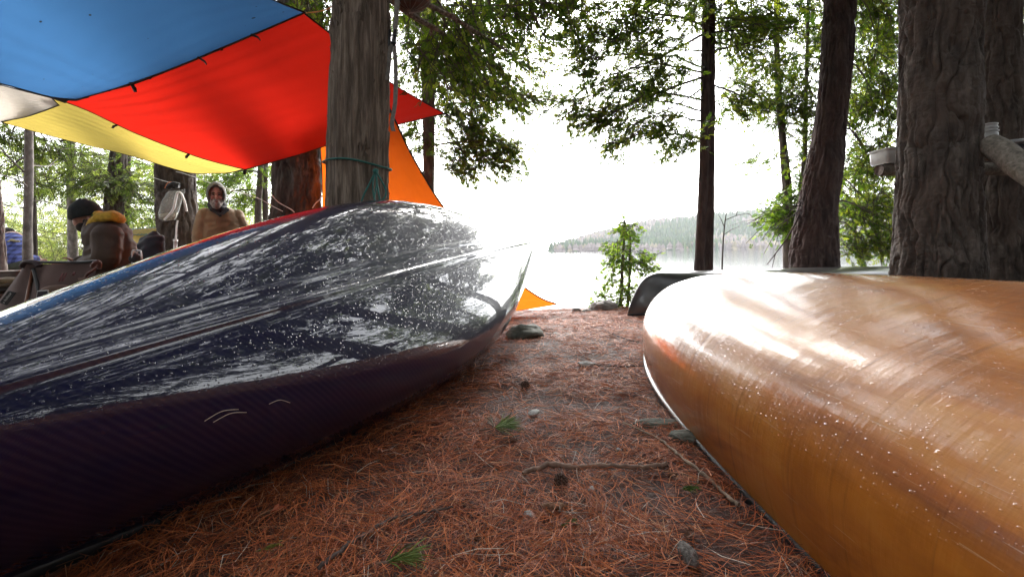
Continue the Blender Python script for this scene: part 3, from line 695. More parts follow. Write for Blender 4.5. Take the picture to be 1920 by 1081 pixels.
def canoe(name, label, prm, mat, gun_r=.013, shade=None, **kw):
    G = canoe_pts(*prm, **kw); nt_, ns_ = G.shape[:2]
    t = thing(name, label, 'canoe', (prm[7], prm[8], float(G[..., 2].min())))
    du = np.gradient(G, axis=0); dv = np.gradient(G, axis=1); nr = np.cross(du, dv); nr /= np.linalg.norm(nr, axis=2)[..., None]+1e-9
    cen = G.mean(axis=1, keepdims=True); sg = np.sign(np.sum(nr*(G-cen), axis=2).mean()); inn = G-nr*sg*.007
    mb = MB(); mb.grid(G, flip=sg < 0); mb.grid(inn, flip=sg > 0)
    h = mb.build('hull', [mat], t)
    ul = np.cumsum(np.r_[0, np.linalg.norm(np.diff(G[:, ns_//2], axis=0), axis=1)]); vl = np.concatenate([np.zeros((nt_, 1)), np.cumsum(np.linalg.norm(np.diff(G, axis=1), axis=2), axis=1)], 1); vl = vl-vl[:, ns_//2:ns_//2+1]
    uv = np.stack([np.repeat(ul[:, None], ns_, 1), vl], -1).reshape(-1, 2); uv = np.concatenate([uv, uv])
    me = h.data; ul_ = me.uv_layers.new(name='UVMap'); li = np.empty(len(me.loops), np.int32); me.loops.foreach_get('vertex_index', li); ul_.data.foreach_set('uv', uv[li].astype(np.float32).reshape(-1))
    for j in (0, ns_-1):
        g = MB(); o = (G[:, j]-G[:, ns_//2]); g.tube(G[:, j]+.002*nr[:, j]*sg, gun_r, 12, flat=1.35); g.build('gunwale', M['rail'], t)
    return t, G

c1p = (4.443, .955, .323, .29, .963, 1.283, .079, -.543, 2.334, .39, 1.604, .514, 1.2, .288, .065)
c2p = (5.052, .934, .361, .107, -.29, 1.603, .008, 1.036, .548, .132, 3.12, .665, 1.134, .497, .018)
CAN1, G1 = canoe('canoe', 'dark carbon canoe tipped on its side against the cedar, wet hull facing the path', c1p, M['carbon'], keel=.007, line=.003, nt=281, ns=241)
CAN2, G2 = canoe('canoe', 'amber orange canoe upside down on the needles with scuffs and rain beads', c2p, M['amber'], .014, nt=261, ns=141)
bx, by, _ = P(1178, 597, 4.72); yaw3 = R(180+7); L3 = 4.9
c3p = (L3, .86, .315, .14, 0, yaw3, .0, bx-math.cos(yaw3)*L3/2, by-math.sin(yaw3)*L3/2, float(ground_z(bx+.5, by))+.165, 3.0, .62, 1.1, .16, .02)
CAN3, G3 = canoe('canoe', 'dark speckled canoe upside down behind the amber canoe', c3p, M['grey_hull'], .010)

# ------------------------------------------------------------------ tarps
def coons(e0, e1, d0, d1, nu, nv):
    """edges as point lists: e0: v=0, e1: v=1 (along u); d0: u=0, d1: u=1 (along v)"""
    a, b, c, d = smoothpath(e0, nu), smoothpath(e1, nu), smoothpath(d0, nv), smoothpath(d1, nv)
    u = np.linspace(0, 1, nu)[:, None, None]; v = np.linspace(0, 1, nv)[None, :, None]
    return (1-v)*a[:, None]+v*b[:, None]+(1-u)*c[None]+u*d[None]-((1-u)*(1-v)*a[0]+u*(1-v)*a[-1]+(1-u)*v*b[0]+u*v*b[-1])

def tarp(name, label, e0, e1, d0, d1, mat, sag=.1, nu=70, nv=60, loops=(), hem=.009, wr=.01, wdir=0, seed=0, patch=None, lines=()):
    G = coons(e0, e1, d0, d1, nu, nv)
    u = np.linspace(0, 1, nu)[:, None]; v = np.linspace(0, 1, nv)[None]
    bell = 16*u*(1-u)*v*(1-v)
    w = np.sin((v if wdir == 0 else u)*70+4*vnoise(np.stack([u*3+0*v, v*3+0*u, u*0+v*0+seed], -1)))*np.exp(-(((v if wdir == 0 else u)-.22)/.16)**2)
    G = G.copy(); G[..., 2] += -sag*bell+wr*w*np.minimum(1, bell*3)+.025*(fbm(np.stack([u*4+0*v, v*4+0*u, u*0+v*0+seed], -1), 3, seed)-.5)*bell
    t = thing(name, label, 'tarp', G[0, 0])
    o = MB().grid(G).build('fabric', mat, t)
    me = o.data; ul_ = me.uv_layers.new(name='UVMap'); uv = np.stack([np.repeat(u, nv, 1)*3, np.repeat(v, nu, 0)*2.4], -1).reshape(-1, 2)
    li = np.empty(len(me.loops), np.int32); me.loops.foreach_get('vertex_index', li); ul_.data.foreach_set('uv', uv[li].astype(np.float32).reshape(-1))
    h = MB()
    ring = np.concatenate([G[:, 0], G[-1, 1:], G[-2::-1, -1], G[0, -2::-1]])
    h.tube(ring, hem, 6, flat=.35); h.build('hem', M['black'], t)
    for (i, j) in loops:
        q = G[int(i*(nu-1)), int(j*(nv-1))]; cen = G[nu//2, nv//2]; dr = (q-cen); dr /= np.linalg.norm(dr)
        l = MB(); l.tube([q-dr*.01, q+dr*.035+np.array([0, 0, -.012]), q+dr*.05+np.array([0, 0, -.03])], [.016, .018, .012], 6, flat=.4); l.build('loop', M['black'], t)
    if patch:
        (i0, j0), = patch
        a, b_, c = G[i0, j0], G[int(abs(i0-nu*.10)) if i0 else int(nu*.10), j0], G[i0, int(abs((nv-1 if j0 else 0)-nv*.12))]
        off = np.array([0, 0, -.006]); p = MB(); p.add([a+off, b_+off, c+off, a+off*2, b_+off*2, c+off*2], [(0, 1, 2), (3, 5, 4), (0, 3, 4, 1), (1, 4, 5, 2), (2, 5, 3, 0)]); p.build('corner_patch_shade', M['black'], t, smooth=False)  # black triangle: blue tarp's reinforcement; on the red tarp, painted shade
    for a, b_, mat_ in lines:
        l = MB(); l.tube(smoothpath([a, (np.array(a)+b_)/2-np.array([0, 0, .02]), b_], 12), .004, 6); l.build('guy_line', mat_, t)
    return t, G

m_blue = cloth_mat('blue_nylon', (.02, .07, .17), (.034, .105, .235), .62, .10, 1.0)
m_red = cloth_mat('red_nylon', (.35, .012, .006), (.44, .012, .006), .62, .10)
m_yel = cloth_mat('yellow_nylon', (.34, .26, .055), (.42, .32, .07), .6, .25, .6)
m_bei = cloth_mat('beige_nylon', (.34, .29, .25), (.46, .41, .35), .6, .2)
m_ora = cloth_mat('orange_nylon', (.62, .085, .007), (.72, .12, .008), .6, .35)
m_cord = simple('white_cord', (.62, .60, .55), .7, .15, 30); m_ocord = simple('orange_cord', (.55, .17, .04), .7, .15, 30); m_gcord = simple('green_rope', (.010, .10, .082), .65, .3, 60)
A_, B_, C_, D_ = P(570, 25, 3.3), P(833, 213, 4.6), P(460, 318, 5.1), P(97, 183, 4.2)
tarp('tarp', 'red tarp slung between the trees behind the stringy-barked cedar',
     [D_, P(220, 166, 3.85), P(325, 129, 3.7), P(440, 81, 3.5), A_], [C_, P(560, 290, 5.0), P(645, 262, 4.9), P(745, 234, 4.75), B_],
     [D_, P(163, 207, 4.3), P(257, 251, 4.6), P(370, 294, 4.9), C_], [A_, P(625, 68, 3.55), P(726, 150, 4.1), P(780, 183, 4.35), B_], m_red, .02, seed=2, patch=[(0, 0)],  # dark triangle here stands in for shade on the red corner
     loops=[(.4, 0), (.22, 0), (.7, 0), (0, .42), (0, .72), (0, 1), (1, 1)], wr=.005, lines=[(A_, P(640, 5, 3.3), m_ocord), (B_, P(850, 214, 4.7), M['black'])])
Db = P(143, 187, 3.75)
tarp('tarp', 'blue tarp with flecks of debris stretched overhead at the left',
     [Db, P(220, 165, 3.7), P(325, 128, 3.55), P(440, 80, 3.4), P(572, 24, 3.25)], [P(-330, 80, 3.5), P(-330, -60, 3.0), P(-300, -220, 2.6), P(-150, -330, 2.3), P(0, -215, 2.3)],
     [Db, P(95, 182, 3.74), P(0, 157, 3.7), P(-150, 122, 3.6), P(-330, 80, 3.5)], [P(572, 24, 3.25), P(512, 0, 3.1), P(380, -55, 2.8), P(190, -135, 2.5), P(0, -215, 2.3)], m_blue, .03, seed=4,
     loops=[(.82, 0), (.62, 0), (.33, 0)], wr=.005, wdir=1, patch=[(0, 0)])
Gy, Iy, Cy = P(94, 184, 4.45), P(2, 229, 4.7), P(458, 317, 5.25)
tarp('tarp', 'yellow tarp sagging low below the red one', [Gy, P(163, 201, 4.55), P(257, 245, 4.85), P(370, 288, 5.1), Cy], [Iy, P(110, 259, 4.9), P(240, 291, 5.1), P(350, 323, 5.3), P(400, 325, 5.3)],
     [Gy, P(70, 203, 4.5), P(38, 219, 4.6), Iy], [Cy, P(435, 323, 5.25), P(418, 325, 5.3), P(400, 325, 5.3)], m_yel, .02, seed=6, loops=[(.28, 1), (.0, .4)], wr=.006)
tarp('tarp', 'pale beige tarp corner above the yellow tarp at the left edge', [P(110, 197, 4.9), P(75, 209, 5.1), P(35, 221, 5.3), P(0, 228, 5.5), P(-120, 250, 6.0)], [P(97, 184, 4.7), P(50, 172, 4.8), P(0, 159, 4.9), P(-60, 143, 5.0), P(-160, 115, 5.2)],
     [P(110, 197, 4.12), P(104, 191, 4.03), P(97, 184, 3.95)], [P(-120, 250, 5.04), P(-140, 180, 4.70), P(-160, 115, 4.37)], m_bei, .02, nu=40, nv=20, seed=8, wr=.003)
tarp('tarp', 'bright orange tarp pitched as a windbreak behind the dark canoe',
     [P(600, 574, 5.9), P(700, 590, 5.4), P(800, 600, 5.1), P(900, 604, 4.9), P(980, 597, 4.82)], [P(596, 225, 5.4), P(640, 205, 4.95), P(680, 192, 4.5), P(722, 186, 4.0)],
     [P(600, 574, 5.9), P(604, 480, 5.8), P(604, 330, 5.6), P(596, 225, 5.4)], [P(1045, 570, 5.0), P(1000, 550, 4.95), P(900, 472, 4.85), P(828, 383, 4.65), P(775, 296, 4.4), P(750, 245, 4.2), P(722, 186, 4.0)],
     m_ora, .0, seed=10, wr=.006, wdir=1, loops=[(1, .62)], lines=[(P(1045, 570, 5.0), P(1100, 571, 5.3), M['black'])])

# ------------------------------------------------------------------ ropes, strap, hanging sack, water bag
cen = at_z(T1, P(675, 315, 2.75)[2]); rr = .188
t = thing('rope', 'green rope wound round the stringy-barked cedar with loose loops hanging', 'rope', cen)
w = MB(); an = np.linspace(0, 2*np.pi*1.0, 60); w.tube([(cen[0]+rr*1.04*math.cos(a), cen[1]+rr*1.04*math.sin(a), cen[2]+.012-.02*math.cos(a)+.006*math.sin(3*a)) for a in an], .006, 8); w.build('wrap', m_gcord, t)
kd = 2.545
k0 = P(704, 321, kd); w = MB(); w.ell(k0, (.016, .014, .016), noise=.3); w.build('knot', m_gcord, t)
for pts in ([(704, 321), (694, 342), (682, 366), (676, 384)], [(704, 321), (706, 345), (702, 372), (708, 377), (720, 372), (724, 358), (714, 336), (704, 321)], [(703, 321), (699, 350), (703, 376), (712, 378), (708, 350), (705, 322)]):
    w = MB(); w.tube(smoothpath([P(x, y, kd-.004*i) for i, (x, y) in enumerate(pts)], 26), .0052, 7); w.build('loop', m_gcord, t)

m_strap = simple('tan_webbing', (.15, .135, .12), .8, .25, 60, .3)
t = thing('webbing_strap', 'grey-tan webbing strap with a black buckle hanging beside the cedar', 'strap', P(742, -30, 2.62))
def ribbon(pts, w, d=2.62, th=.0025):
    q = np.array([P(x, y, d) for x, y in pts]); q = smoothpath(q, 24); hw = px2m(w, d)/2; o = MB(); a = []
    for i, p in enumerate(q):
        tw = .25*math.sin(i*.3); ax = np.array([math.cos(tw), math.sin(tw), 0])*hw; n = np.array([-math.sin(tw), math.cos(tw), 0])*th
        a.append([p-ax-n, p+ax-n, p+ax+n, p-ax+n])
    return o.grid(np.array(a), cv=True)
ribbon([(748, -60), (744, 10), (741, 55), (738, 80)], 9).build('strap_webbing', m_strap, t)
ribbon([(738, 80), (742, 130), (741, 190), (735, 230), (738, 246)], 8, 2.6).build('strap_tail', m_strap, t)
ribbon([(733, 78), (731, 100), (729, 125), (726, 150)], 8, 2.66).build('strap_tail', m_strap, t)
o = MB(); q0, q1 = P(733, 58, 2.6), P(742, 86, 2.6)
for px0, px1, dd in ((731, 735, 0), (741, 745, 0)): o.tube([P(px0, 56, 2.595), P(px0-2, 86, 2.595)], .007, 8)
o.tube([P(733, 80, 2.59), P(743, 80, 2.59)], .007, 8); o.tube([P(733, 66, 2.59), P(744, 66, 2.59)], .006, 8); o.build('buckle', M['rail'], t)
t = thing('hanging_sack', 'dark brown rounded sack hung above the buckle strap at the top edge', 'bag', P(768, -20, 2.9))
MB().ell(P(768, -28, 2.9), (.155, .15, .16), noise=.08, nu=48, nv=32).build('bag_body', simple('brown_sack', (.085, .045, .032), .8, .35, 30, .6), t)
o = MB()
for k in range(7): 
    a0 = k*.45; pts = [np.array(P(768, -28, 2.9))+np.array([.160*math.sin(b)*math.cos(a0), .155*math.sin(b)*math.sin(a0), -.165*math.cos(b)]) for b in np.linspace(-1.3, 1.3, 14)]; o.tube(pts, .0022, 5)
o.build('netting', m_strap, t)
MB().tube(smoothpath([P(768, -75, 2.9), P(765, -110, 2.88), P(760, -150, 2.85)], 8), .006, 8).build('cord', m_strap, t)

# gravity water filter on the pine
tm = NT('clear_plastic'); tm.set(Base_Color=(.62, .63, .60), Roughness=.22, Transmission_Weight=.6, Alpha=.55); tm.b.inputs['IOR'].default_value = 1.1
m_tube = simple('milky_tube', (.72, .72, .70), .35, .05, 10)
bd = 5.42; s_ = bd/F
t = thing('water_bag', 'clear water filter bag with white hoses hung on the dark pine', 'water bag', P(322, 350, bd))
prof = [(357, 334, 16, 3), (364, 331, 18, 8), (375, 326, 18.5, 14), (388, 322, 18.5, 17), (400, 319, 18, 17), (408, 318, 16, 13), (413, 320, 11, 5)]
th_ = np.linspace(0, 2*np.pi, 28, endpoint=False); rings = []
for y, xc, hw, dp in prof:
    c = P(xc-3, y, bd); rings.append([(c[0]+hw*s_*np.sign(math.cos(a))*abs(math.cos(a))**.8, c[1]+dp*s_*.55*math.sin(a), c[2]+.12*hw*s_*math.cos(a)) for a in th_])
G = np.array(rings); G = G+.004*(fbm(G*18, 3, 4)-.5)[..., None]*2
mb = MB(); mb.grid(G, cv=True); b0 = 0; mb.f.append(tuple(range(28))); mb.m.append(0); mb.f.append(tuple(6*28+k for k in range(28))); mb.m.append(0); mb.build('bag_body', tm.m, t)
wt = NT('murky_water'); wt.set(Base_Color=(.42, .36, .25), Roughness=.1, Transmission_Weight=.35)
cw = G.mean(axis=1, keepdims=True); Gw = (cw+(G-cw)*.9)[4:]; mb = MB(); mb.grid(Gw, cv=True); mb.f.append(tuple(range(28))); mb.m.append(0); mb.build('water', wt.m, t)
MB().tube(smoothpath([P(316, 352, bd-.02), P(325, 345, bd-.03), P(337, 348, bd-.02)], 10), .035, 12, flat=.8).ell(P(326, 347, bd), (.05, .035, .04), noise=.3).build('roll_top', M['black'], t)
for pts, r in (([(332, 362), (329, 375), (325, 392), (316, 404), (308, 412)], .012), ([(331, 362), (338, 361), (344, 372), (348, 384), (350, 396)], .011), ([(333, 413), (331, 425), (330, 440), (329, 450)], .009)):
    MB().tube(smoothpath([P(x, y, bd-.13) for x, y in pts], 22), r, 8).build('hose', m_tube, t)
mb = MB(); mb.tube([P(329, 448, bd-.13), P(329, 452, bd-.13)], .024, 12); mb.tube([P(329, 452, bd-.13), P(328.5, 468, bd-.13)], .018, 12); mb.build('filter', m_tube, t)
def cord(label, pts, mat, r=.004):
    o = MB().tube(smoothpath([P(*q) for q in pts], 20), r, 6).build('cord', mat, None, loc=P(*pts[0])); return tag(o, label, 'cord')
cord('pale cord strung past the top of the water bag', [(280, 330, 5.5), (300, 337, 5.45), (318, 342, 5.42), (326, 344, 5.4)], m_cord)
cord('orange cord end above the water bag', [(326, 343, 5.38), (318, 341, 5.4), (312, 346, 5.4), (309, 353, 5.4)], m_ocord)
cord('pale cord running under the yellow tarp to the thick brown pine', [(330, 322, 5.5), (350, 327, 5.4), (420, 352, 5.3), (480, 370, 5.2), (514, 388, 5.2), (530, 396, 5.1)], m_cord)
cord('white cord slanting down in front of the thick brown pine', [(510, 366, 5.1), (522, 379, 5.1), (545, 392, 5.1), (552, 398, 5.1)], m_cord, .006)
cord('white cord between the thick brown pine and the orange tarp', [(604, 366, 5.1), (600, 374, 5.1), (592, 381, 5.1), (586, 390, 5.1)], m_cord, .006)

# ------------------------------------------------------------------ log shelf at the right
m_log = bark_mat('weathered_log', (.09, .078, .066), (.17, .15, .125), (.27, .24, .205), 30, 30, .5, 80)
m_end = simple('cut_wood', (.085, .055, .042), .9, .4, 40, .4)
def log(label, a, b, r):
    t = thing('log', label, 'log', a); a, b = np.array(a), np.array(b); n = 30; u = np.linspace(0, 1, n)[:, None]
    pts = a+(b-a)*u+.012*np.stack([np.sin(u[:, 0]*9), np.cos(u[:, 0]*7), np.sin(u[:, 0]*11)], -1)*.5
    mb = MB(); mb.tube(pts, r*(1+.05*np.sin(u[:, 0]*8)), 28, cap=False); mb.build('log_bark', m_log, t)
    d = (a-b)/np.linalg.norm(a-b)
    for e, sg in ((pts[0], 1), (pts[-1], -1)): MB().tube([e-d*sg*.01, e+d*sg*.004], [r*.97, r*.93], 28).build('cut_end', m_end, t)
log('grey weathered log end poking out right of the massive pine, sloping down to the right', P(1856, 270, 2.95), P(2010, 385, 2.45), .068)
log('short dark log end poking out left of the massive pine', P(1650, 318, 3.62), P(1960, 318, 3.62), .052)
m_wht = simple('milky_box', (.40, .39, .37), .4, .12, 12)
t = thing('container', 'white lidded box on the log end left of the massive pine', 'box', P(1668, 305, 3.62))
def boxmb(c, sx, sy, sz, bev=.01):
    mb = MB(); r = []
    for z, k in ((-sz/2, .9), (-sz/2+bev, .96), (sz/2-bev, 1), (sz/2, .97)):
        ring = []
        for a in np.linspace(0, 2*np.pi, 32, endpoint=False):
            ca, sa = math.cos(a), math.sin(a); ring.append((c[0]+sx/2*k*np.sign(ca)*abs(ca)**.25, c[1]+sy/2*k*np.sign(sa)*abs(sa)**.25, c[2]+z))
        r.append(ring)
    G = np.array(r); mb.grid(G, cv=True); mb.f.append(tuple(reversed(range(32)))); mb.m.append(0); mb.f.append(tuple(96+k for k in range(32))); mb.m.append(0); return mb
cb = P(1678, 297, 3.62); boxmb(cb, .28, .2, .10).build('box_body', m_wht, t); boxmb(cb+np.array([0, 0, .058]), .295, .21, .02, .004).build('lid', m_wht, t)
log('hidden shelf pole behind the jar and the dark bag', P(1800, 292, 3.5), P(2020, 300, 3.4), .035)
t = thing('jar', 'pale plastic jar with a ridged neck standing beside the massive pine', 'jar', P(1856, 280, 3.42))
def lathe(base, prof, seg=36):
    a = np.linspace(0, 2*np.pi, seg, endpoint=False); G = np.array([[(base[0]+r*math.cos(q), base[1]+r*math.sin(q), base[2]+z) for q in a] for r, z in prof]); return MB().grid(G, cv=True)
jb = P(1856, 283, 3.42); m_jar = simple('cloudy_jar', (.34, .34, .335), .45, .15, 20)
lathe(jb, [(.0, 0), (.044, 0), (.047, .01), (.047, .125), (.043, .14)]).build('jar_body', m_jar, t)
lathe(jb, [(.043, .14), (.051, .142), (.051, .150), (.043, .153), (.043, .165), (.0485, .167), (.0485, .175), (.043, .178), (.043, .190), (.047, .193), (.047, .202), (.040, .205), (.0, .203)]).build('jar_neck', m_jar, t)
mb = MB()
for k in range(3): mb.tube([P(1846, 262+k*3.2, 3.366), P(1853-k*2, 261.5+k*3.2, 3.366)], .0022, 5)
mb.build('embossing', simple('dim_print', (.14, .14, .14), .7), t)
t = thing('bag', 'dark bag with a pale grey top lying on the shelf at the right edge', 'bag', P(1910, 292, 3.3))
MB().ell(P(1925, 287, 3.35), (.23, .15, .085), noise=.15, nu=40, nv=24, seed=3).build('bag_body', simple('dark_bag', (.045, .043, .05), .7, .3, 16, .4), t)
MB().ell(P(1915, 270, 3.34), (.20, .13, .032), noise=.2, nu=40, nv=20, seed=5).build('bag_flap', simple('grey_flap', (.26, .26, .265), .7, .25, 16, .4), t)
MB().ell(P(1902, 296, 3.22), (.05, .03, .016), noise=.2).build('side_pocket', simple('tan_pocket', (.22, .18, .12), .8), t)

# ------------------------------------------------------------------ people
m_skin = simple('skin_ruddy', (.40, .19, .14), .55, .18, 30, .15)
m_skin2 = simple('skin_darker', (.34, .17, .12), .55, .15, 30, .15)  # slightly darker skin tone
m_grey = simple('grey_knit', (.13, .127, .113), .9, .2, 60, .5); m_dkc = simple('dark_collar', (.018, .014, .016), .85, .3, 40, .4)
m_tan = simple('tan_canvas', (.215, .138, .074), .85, .3, 8, .35); m_trs = simple('dark_trousers', (.03, .032, .035), .85, .3, 20, .3)
m_boot = simple('leather_boot', (.04, .028, .02), .6, .3, 20, .3); m_beard = simple('grey_beard', (.27, .235, .21), .9, .45, 70, .8)
m_eye = simple('eye_dark', (.015, .012, .01), .3); m_brn = simple('brown_jacket', (.050, .027, .016), .85, .3, 8, .35)
m_beanie = simple('black_knit', (.013, .014, .012), .95, .3, 60, .5); m_mus = simple('mustard_fleece', (.46, .27, .025), .9, .25, 40, .5); m_db = simple('dark_beard', (.02, .013, .01), .9, .4, 60, .6)

def oring(mb, rows, n=20, fold=0, seed=0):
    """stacked ellipses (cx,cy,z,rx,ry)"""
    a = np.linspace(0, 2*np.pi, n, endpoint=False); G = np.array([[(cx+rx*math.cos(q), cy+ry*math.sin(q), z) for q in a] for cx, cy, z, rx, ry in rows])
    mb.grid(G, cv=True); b = mb.n-len(rows)*n
    mb.f.append(tuple(reversed([b+k for k in range(n)]))); mb.m.append(0); mb.f.append(tuple(b+(len(rows)-1)*n+k for k in range(n))); mb.m.append(0)

def limbs(mb, pts, r, seg=14):
    p = smoothpath(pts, 6*len(pts)); rr = np.interp(np.linspace(0, 1, len(p)), np.linspace(0, 1, len(r)), r); mb.tube(p, rr, seg)
    mb.ell(p[0], (rr[0],)*3, nu=12, nv=8); mb.ell(p[-1], (rr[-1],)*3, nu=12, nv=8)

def hand(mb, wrist, d, side, curl=.5, sc=1.0):
    """palm, four unequal bent fingers and a thumb off its side"""
    d = np.array(d, float); d /= np.linalg.norm(d); s = np.array(side, float); s -= d*(s@d); s /= np.linalg.norm(s); n = np.cross(d, s); w = np.array(wrist, float)
    pc = w+d*.045*sc; rot = np.stack([s, d, n], 1)
    mb.ell(pc, (.040*sc, .052*sc, .016*sc), rot, 14, 10)
    for i, ln in enumerate((.072, .080, .074, .058)):
        b = w+d*.085*sc+s*(.030-.020*i)*sc; pts = [b-d*.02*sc]; dd = d.copy()
        for k in range(3):
            dd = dd*math.cos(curl*.55)+n*math.sin(curl*.55); dd /= np.linalg.norm(dd); pts.append(pts[-1]+dd*ln*sc*(.45, .32, .28)[k]+(d*.02*sc if k == 0 else 0))
        mb.tube(pts, np.array([.0095, .009, .0085, .0065])*sc, 8)
    b = w+d*.025*sc+s*.030*sc; mb.tube([b, b+(d*.5+s*.8)*.035*sc, b+(d*.9+s*.75)*.06*sc+n*.01*sc], np.array([.012, .0105, .008])*sc, 8)

def folds(o, amp, sc, seed=0):
    me = o.data; co = np.empty(len(me.vertices)*3, np.float32); no = np.empty_like(co); me.vertices.foreach_get('co', co); me.vertices.foreach_get('normal', no)
    c = co.reshape(-1, 3); q = c*np.array([sc*1.2, sc*1.2, sc*2.2])
    d = (1-abs(2*vnoise(q+seed, seed)-1))*amp+(fbm(c*sc*.5+seed, 2, seed+3)-.5)*amp*1.6
    me.vertices.foreach_set('co', (c+no.reshape(-1, 3)*d[:, None]).reshape(-1)); me.update()

# the hooded man standing, facing the viewer
sx_, sy_ = P(415, 400, 5.5)[0], 5.5; gz = float(ground_z(sx_, sy_)); topz = P(405, 338, 5.5)[2]
K = (topz-gz)/1.80
def LS(x, y, z): return np.array([sx_+x*K, sy_+y*K, gz+z*K])
CUR_ROT = (sx_, sy_, math.atan2(-sx_, sy_), .86)
t = thing('person', 'bearded man standing in a grey hood and tan pullover beyond the dark canoe', 'person', (sx_, sy_, gz))
mb = MB()
hx, hy, hz0 = -.055, -.10, 1.585
mb.ell(LS(hx, hy, hz0+.03), (.078*K, .098*K, .112*K)); mb.ell(LS(hx, hy-.025, hz0-.055), (.060*K, .070*K, .062*K)); mb.ell(LS(hx, hy-.098, hz0-.005), (.013*K, .020*K, .028*K)); mb.ell(LS(hx, hy-.082, hz0+.035), (.062*K, .02*K, .014*K))
for s in (-1, 1): mb.ell(LS(hx+s*.045, hy-.07, hz0-.012), (.022*K, .02*K, .018*K)); mb.ell(LS(hx+s*.08, hy+.01, hz0), (.012*K, .02*K, .03*K))
limbs(mb, [LS(-.03, -.03, 1.42), LS(-.045, -.06, 1.52)], [.06*K, .055*K])
oring(mb, [(sx_-.0*K, sy_, gz+z*K, a*K, b*K) for z, a, b in ((.88, .17, .12), (1.0, .165, .115), (1.2, .18, .12), (1.36, .19, .11), (1.45, .10, .08))])
AR = [LS(-.185, 0, 1.365), LS(-.255, .0, 1.12), LS(-.24, -.08, .90)]; AL = [LS(.185, 0, 1.365), LS(.285, .03, 1.13), LS(.30, -.06, .93)]
limbs(mb, AR, [.05*K, .042*K, .03*K]); limbs(mb, AL, [.05*K, .042*K, .03*K])
for s in (-1, 1):
    limbs(mb, [LS(s*.10, 0, .92), LS(s*.11, -.02, .5), LS(s*.12, .02, .09)], [.085*K, .06*K, .04*K]); mb.ell(LS(s*.125, -.05, .05), (.045*K, .12*K, .045*K))
hand(mb, AR[2], (0.02, -.15, -1), (0, -1, 0), .5, K); hand(mb, AL[2], (.02, -.2, -1), (0, -1, 0), .5, K)
fuse(mb, 'body', m_skin, t, .007, 2)
mb = MB(); oring(mb, [(sx_, sy_, gz+z*K, a*K, b*K) for z, a, b in ((.80, .21, .16), (.86, .215, .165), (1.0, .215, .17), (1.2, .225, .165), (1.32, .235, .15), (1.41, .20, .125), (1.465, .11, .09))], 28)
limbs(mb, AR[:2]+[LS(-.24, -.07, .94)], [.088*K, .078*K, .060*K]); limbs(mb, AL[:2]+[LS(.30, -.05, .97)], [.088*K, .08*K, .062*K])
o = fuse(mb, 'pullover', m_tan, t, .009, 5); folds(o, .014, 9, 3)
mb = MB()
for s in (-1, 1): limbs(mb, [LS(s*.10, 0, .90), LS(s*.11, -.02, .5), LS(s*.12, .02, .14)], [.11*K, .085*K, .07*K])
mb.ell(LS(0, 0, .88), (.19*K, .14*K, .10*K)); fuse(mb, 'trousers', m_trs, t, .012, 4)
for s in (-1, 1): mb = MB(); mb.ell(LS(s*.125, -.05, .055), (.055*K, .14*K, .06*K)); limbs(mb, [LS(s*.12, .02, .1), LS(s*.12, .02, .2)], [.06*K, .065*K]); fuse(mb, 'boot', m_boot, t, .012, 3)
# hood: shell open at the front
def hood(c, r, tilt, mat, name, open_deg, par, thick=.012, rx=1):
    a = np.linspace(0, R(open_deg), 18); th = np.linspace(0, 2*np.pi, 36, endpoint=False); rr = []
    for k, q in enumerate(np.r_[a, a[::-1]]):
        sc = 1.0 if k < len(a) else 1-thick/.12
        rr.append([(r[0]*sc*math.sin(q)*math.cos(p), r[1]*sc*math.cos(q), r[2]*sc*math.sin(q)*math.sin(p)) for p in th])
    G = np.array(rr)*(1+.0)+.004*(fbm(np.array(rr)*25, 2, 3)-.5)[..., None]; G = G @ np.array(Matrix.Rotation(tilt, 3, 'X')).T
    return MB().grid(G+np.array(c), cv=True).build(name, mat, par)
hood(LS(hx, hy+.005, hz0+.035), (.118*K, .135*K, .150*K), R(14), m_grey, 'hood', 128, t, .02)
MB().ell(LS(hx*.8, hy+.055, hz0-.09), (.115*K, .10*K, .085*K)).build('inner_hood', m_dkc, t)
mb = MB(); mb.ell(LS(-.035, -.085, 1.45), (.105*K, .085*K, .06*K), noise=.1); mb.tube([LS(-.115, -.10, 1.455), LS(-.01, -.168, 1.372), LS(.075, -.10, 1.455)], [.03*K, .022*K, .03*K], 8); fuse(mb, 'collar', m_dkc, t, .008, 3)
mb = MB(); mb.ell(LS(hx, hy-.052, hz0-.085), (.060*K, .058*K, .060*K), noise=.1, nscale=8); mb.ell(LS(hx, hy-.085, hz0-.035), (.040*K, .022*K, .013*K), noise=.1)
for s in (-1, 1): mb.ell(LS(hx+s*.055, hy-.035, hz0-.05), (.022*K, .04*K, .05*K), noise=.1)
fuse(mb, 'beard', m_beard, t, .006, 2)
MB().ell(LS(hx, hy-.104, hz0-.060), (.022*K, .008*K, .005*K)).build('mouth', simple('lips', (.22, .07, .06), .5), t)
for s in (-1, 1):
    MB().ell(LS(hx+s*.032, hy-.092, hz0+.020), (.014*K, .010*K, .007*K)).build('eye', m_eye, t)
    MB().ell(LS(hx+s*.033, hy-.098, hz0+.038), (.022*K, .008*K, .006*K)).build('eyebrow', m_db, t)

CUR_ROT = None
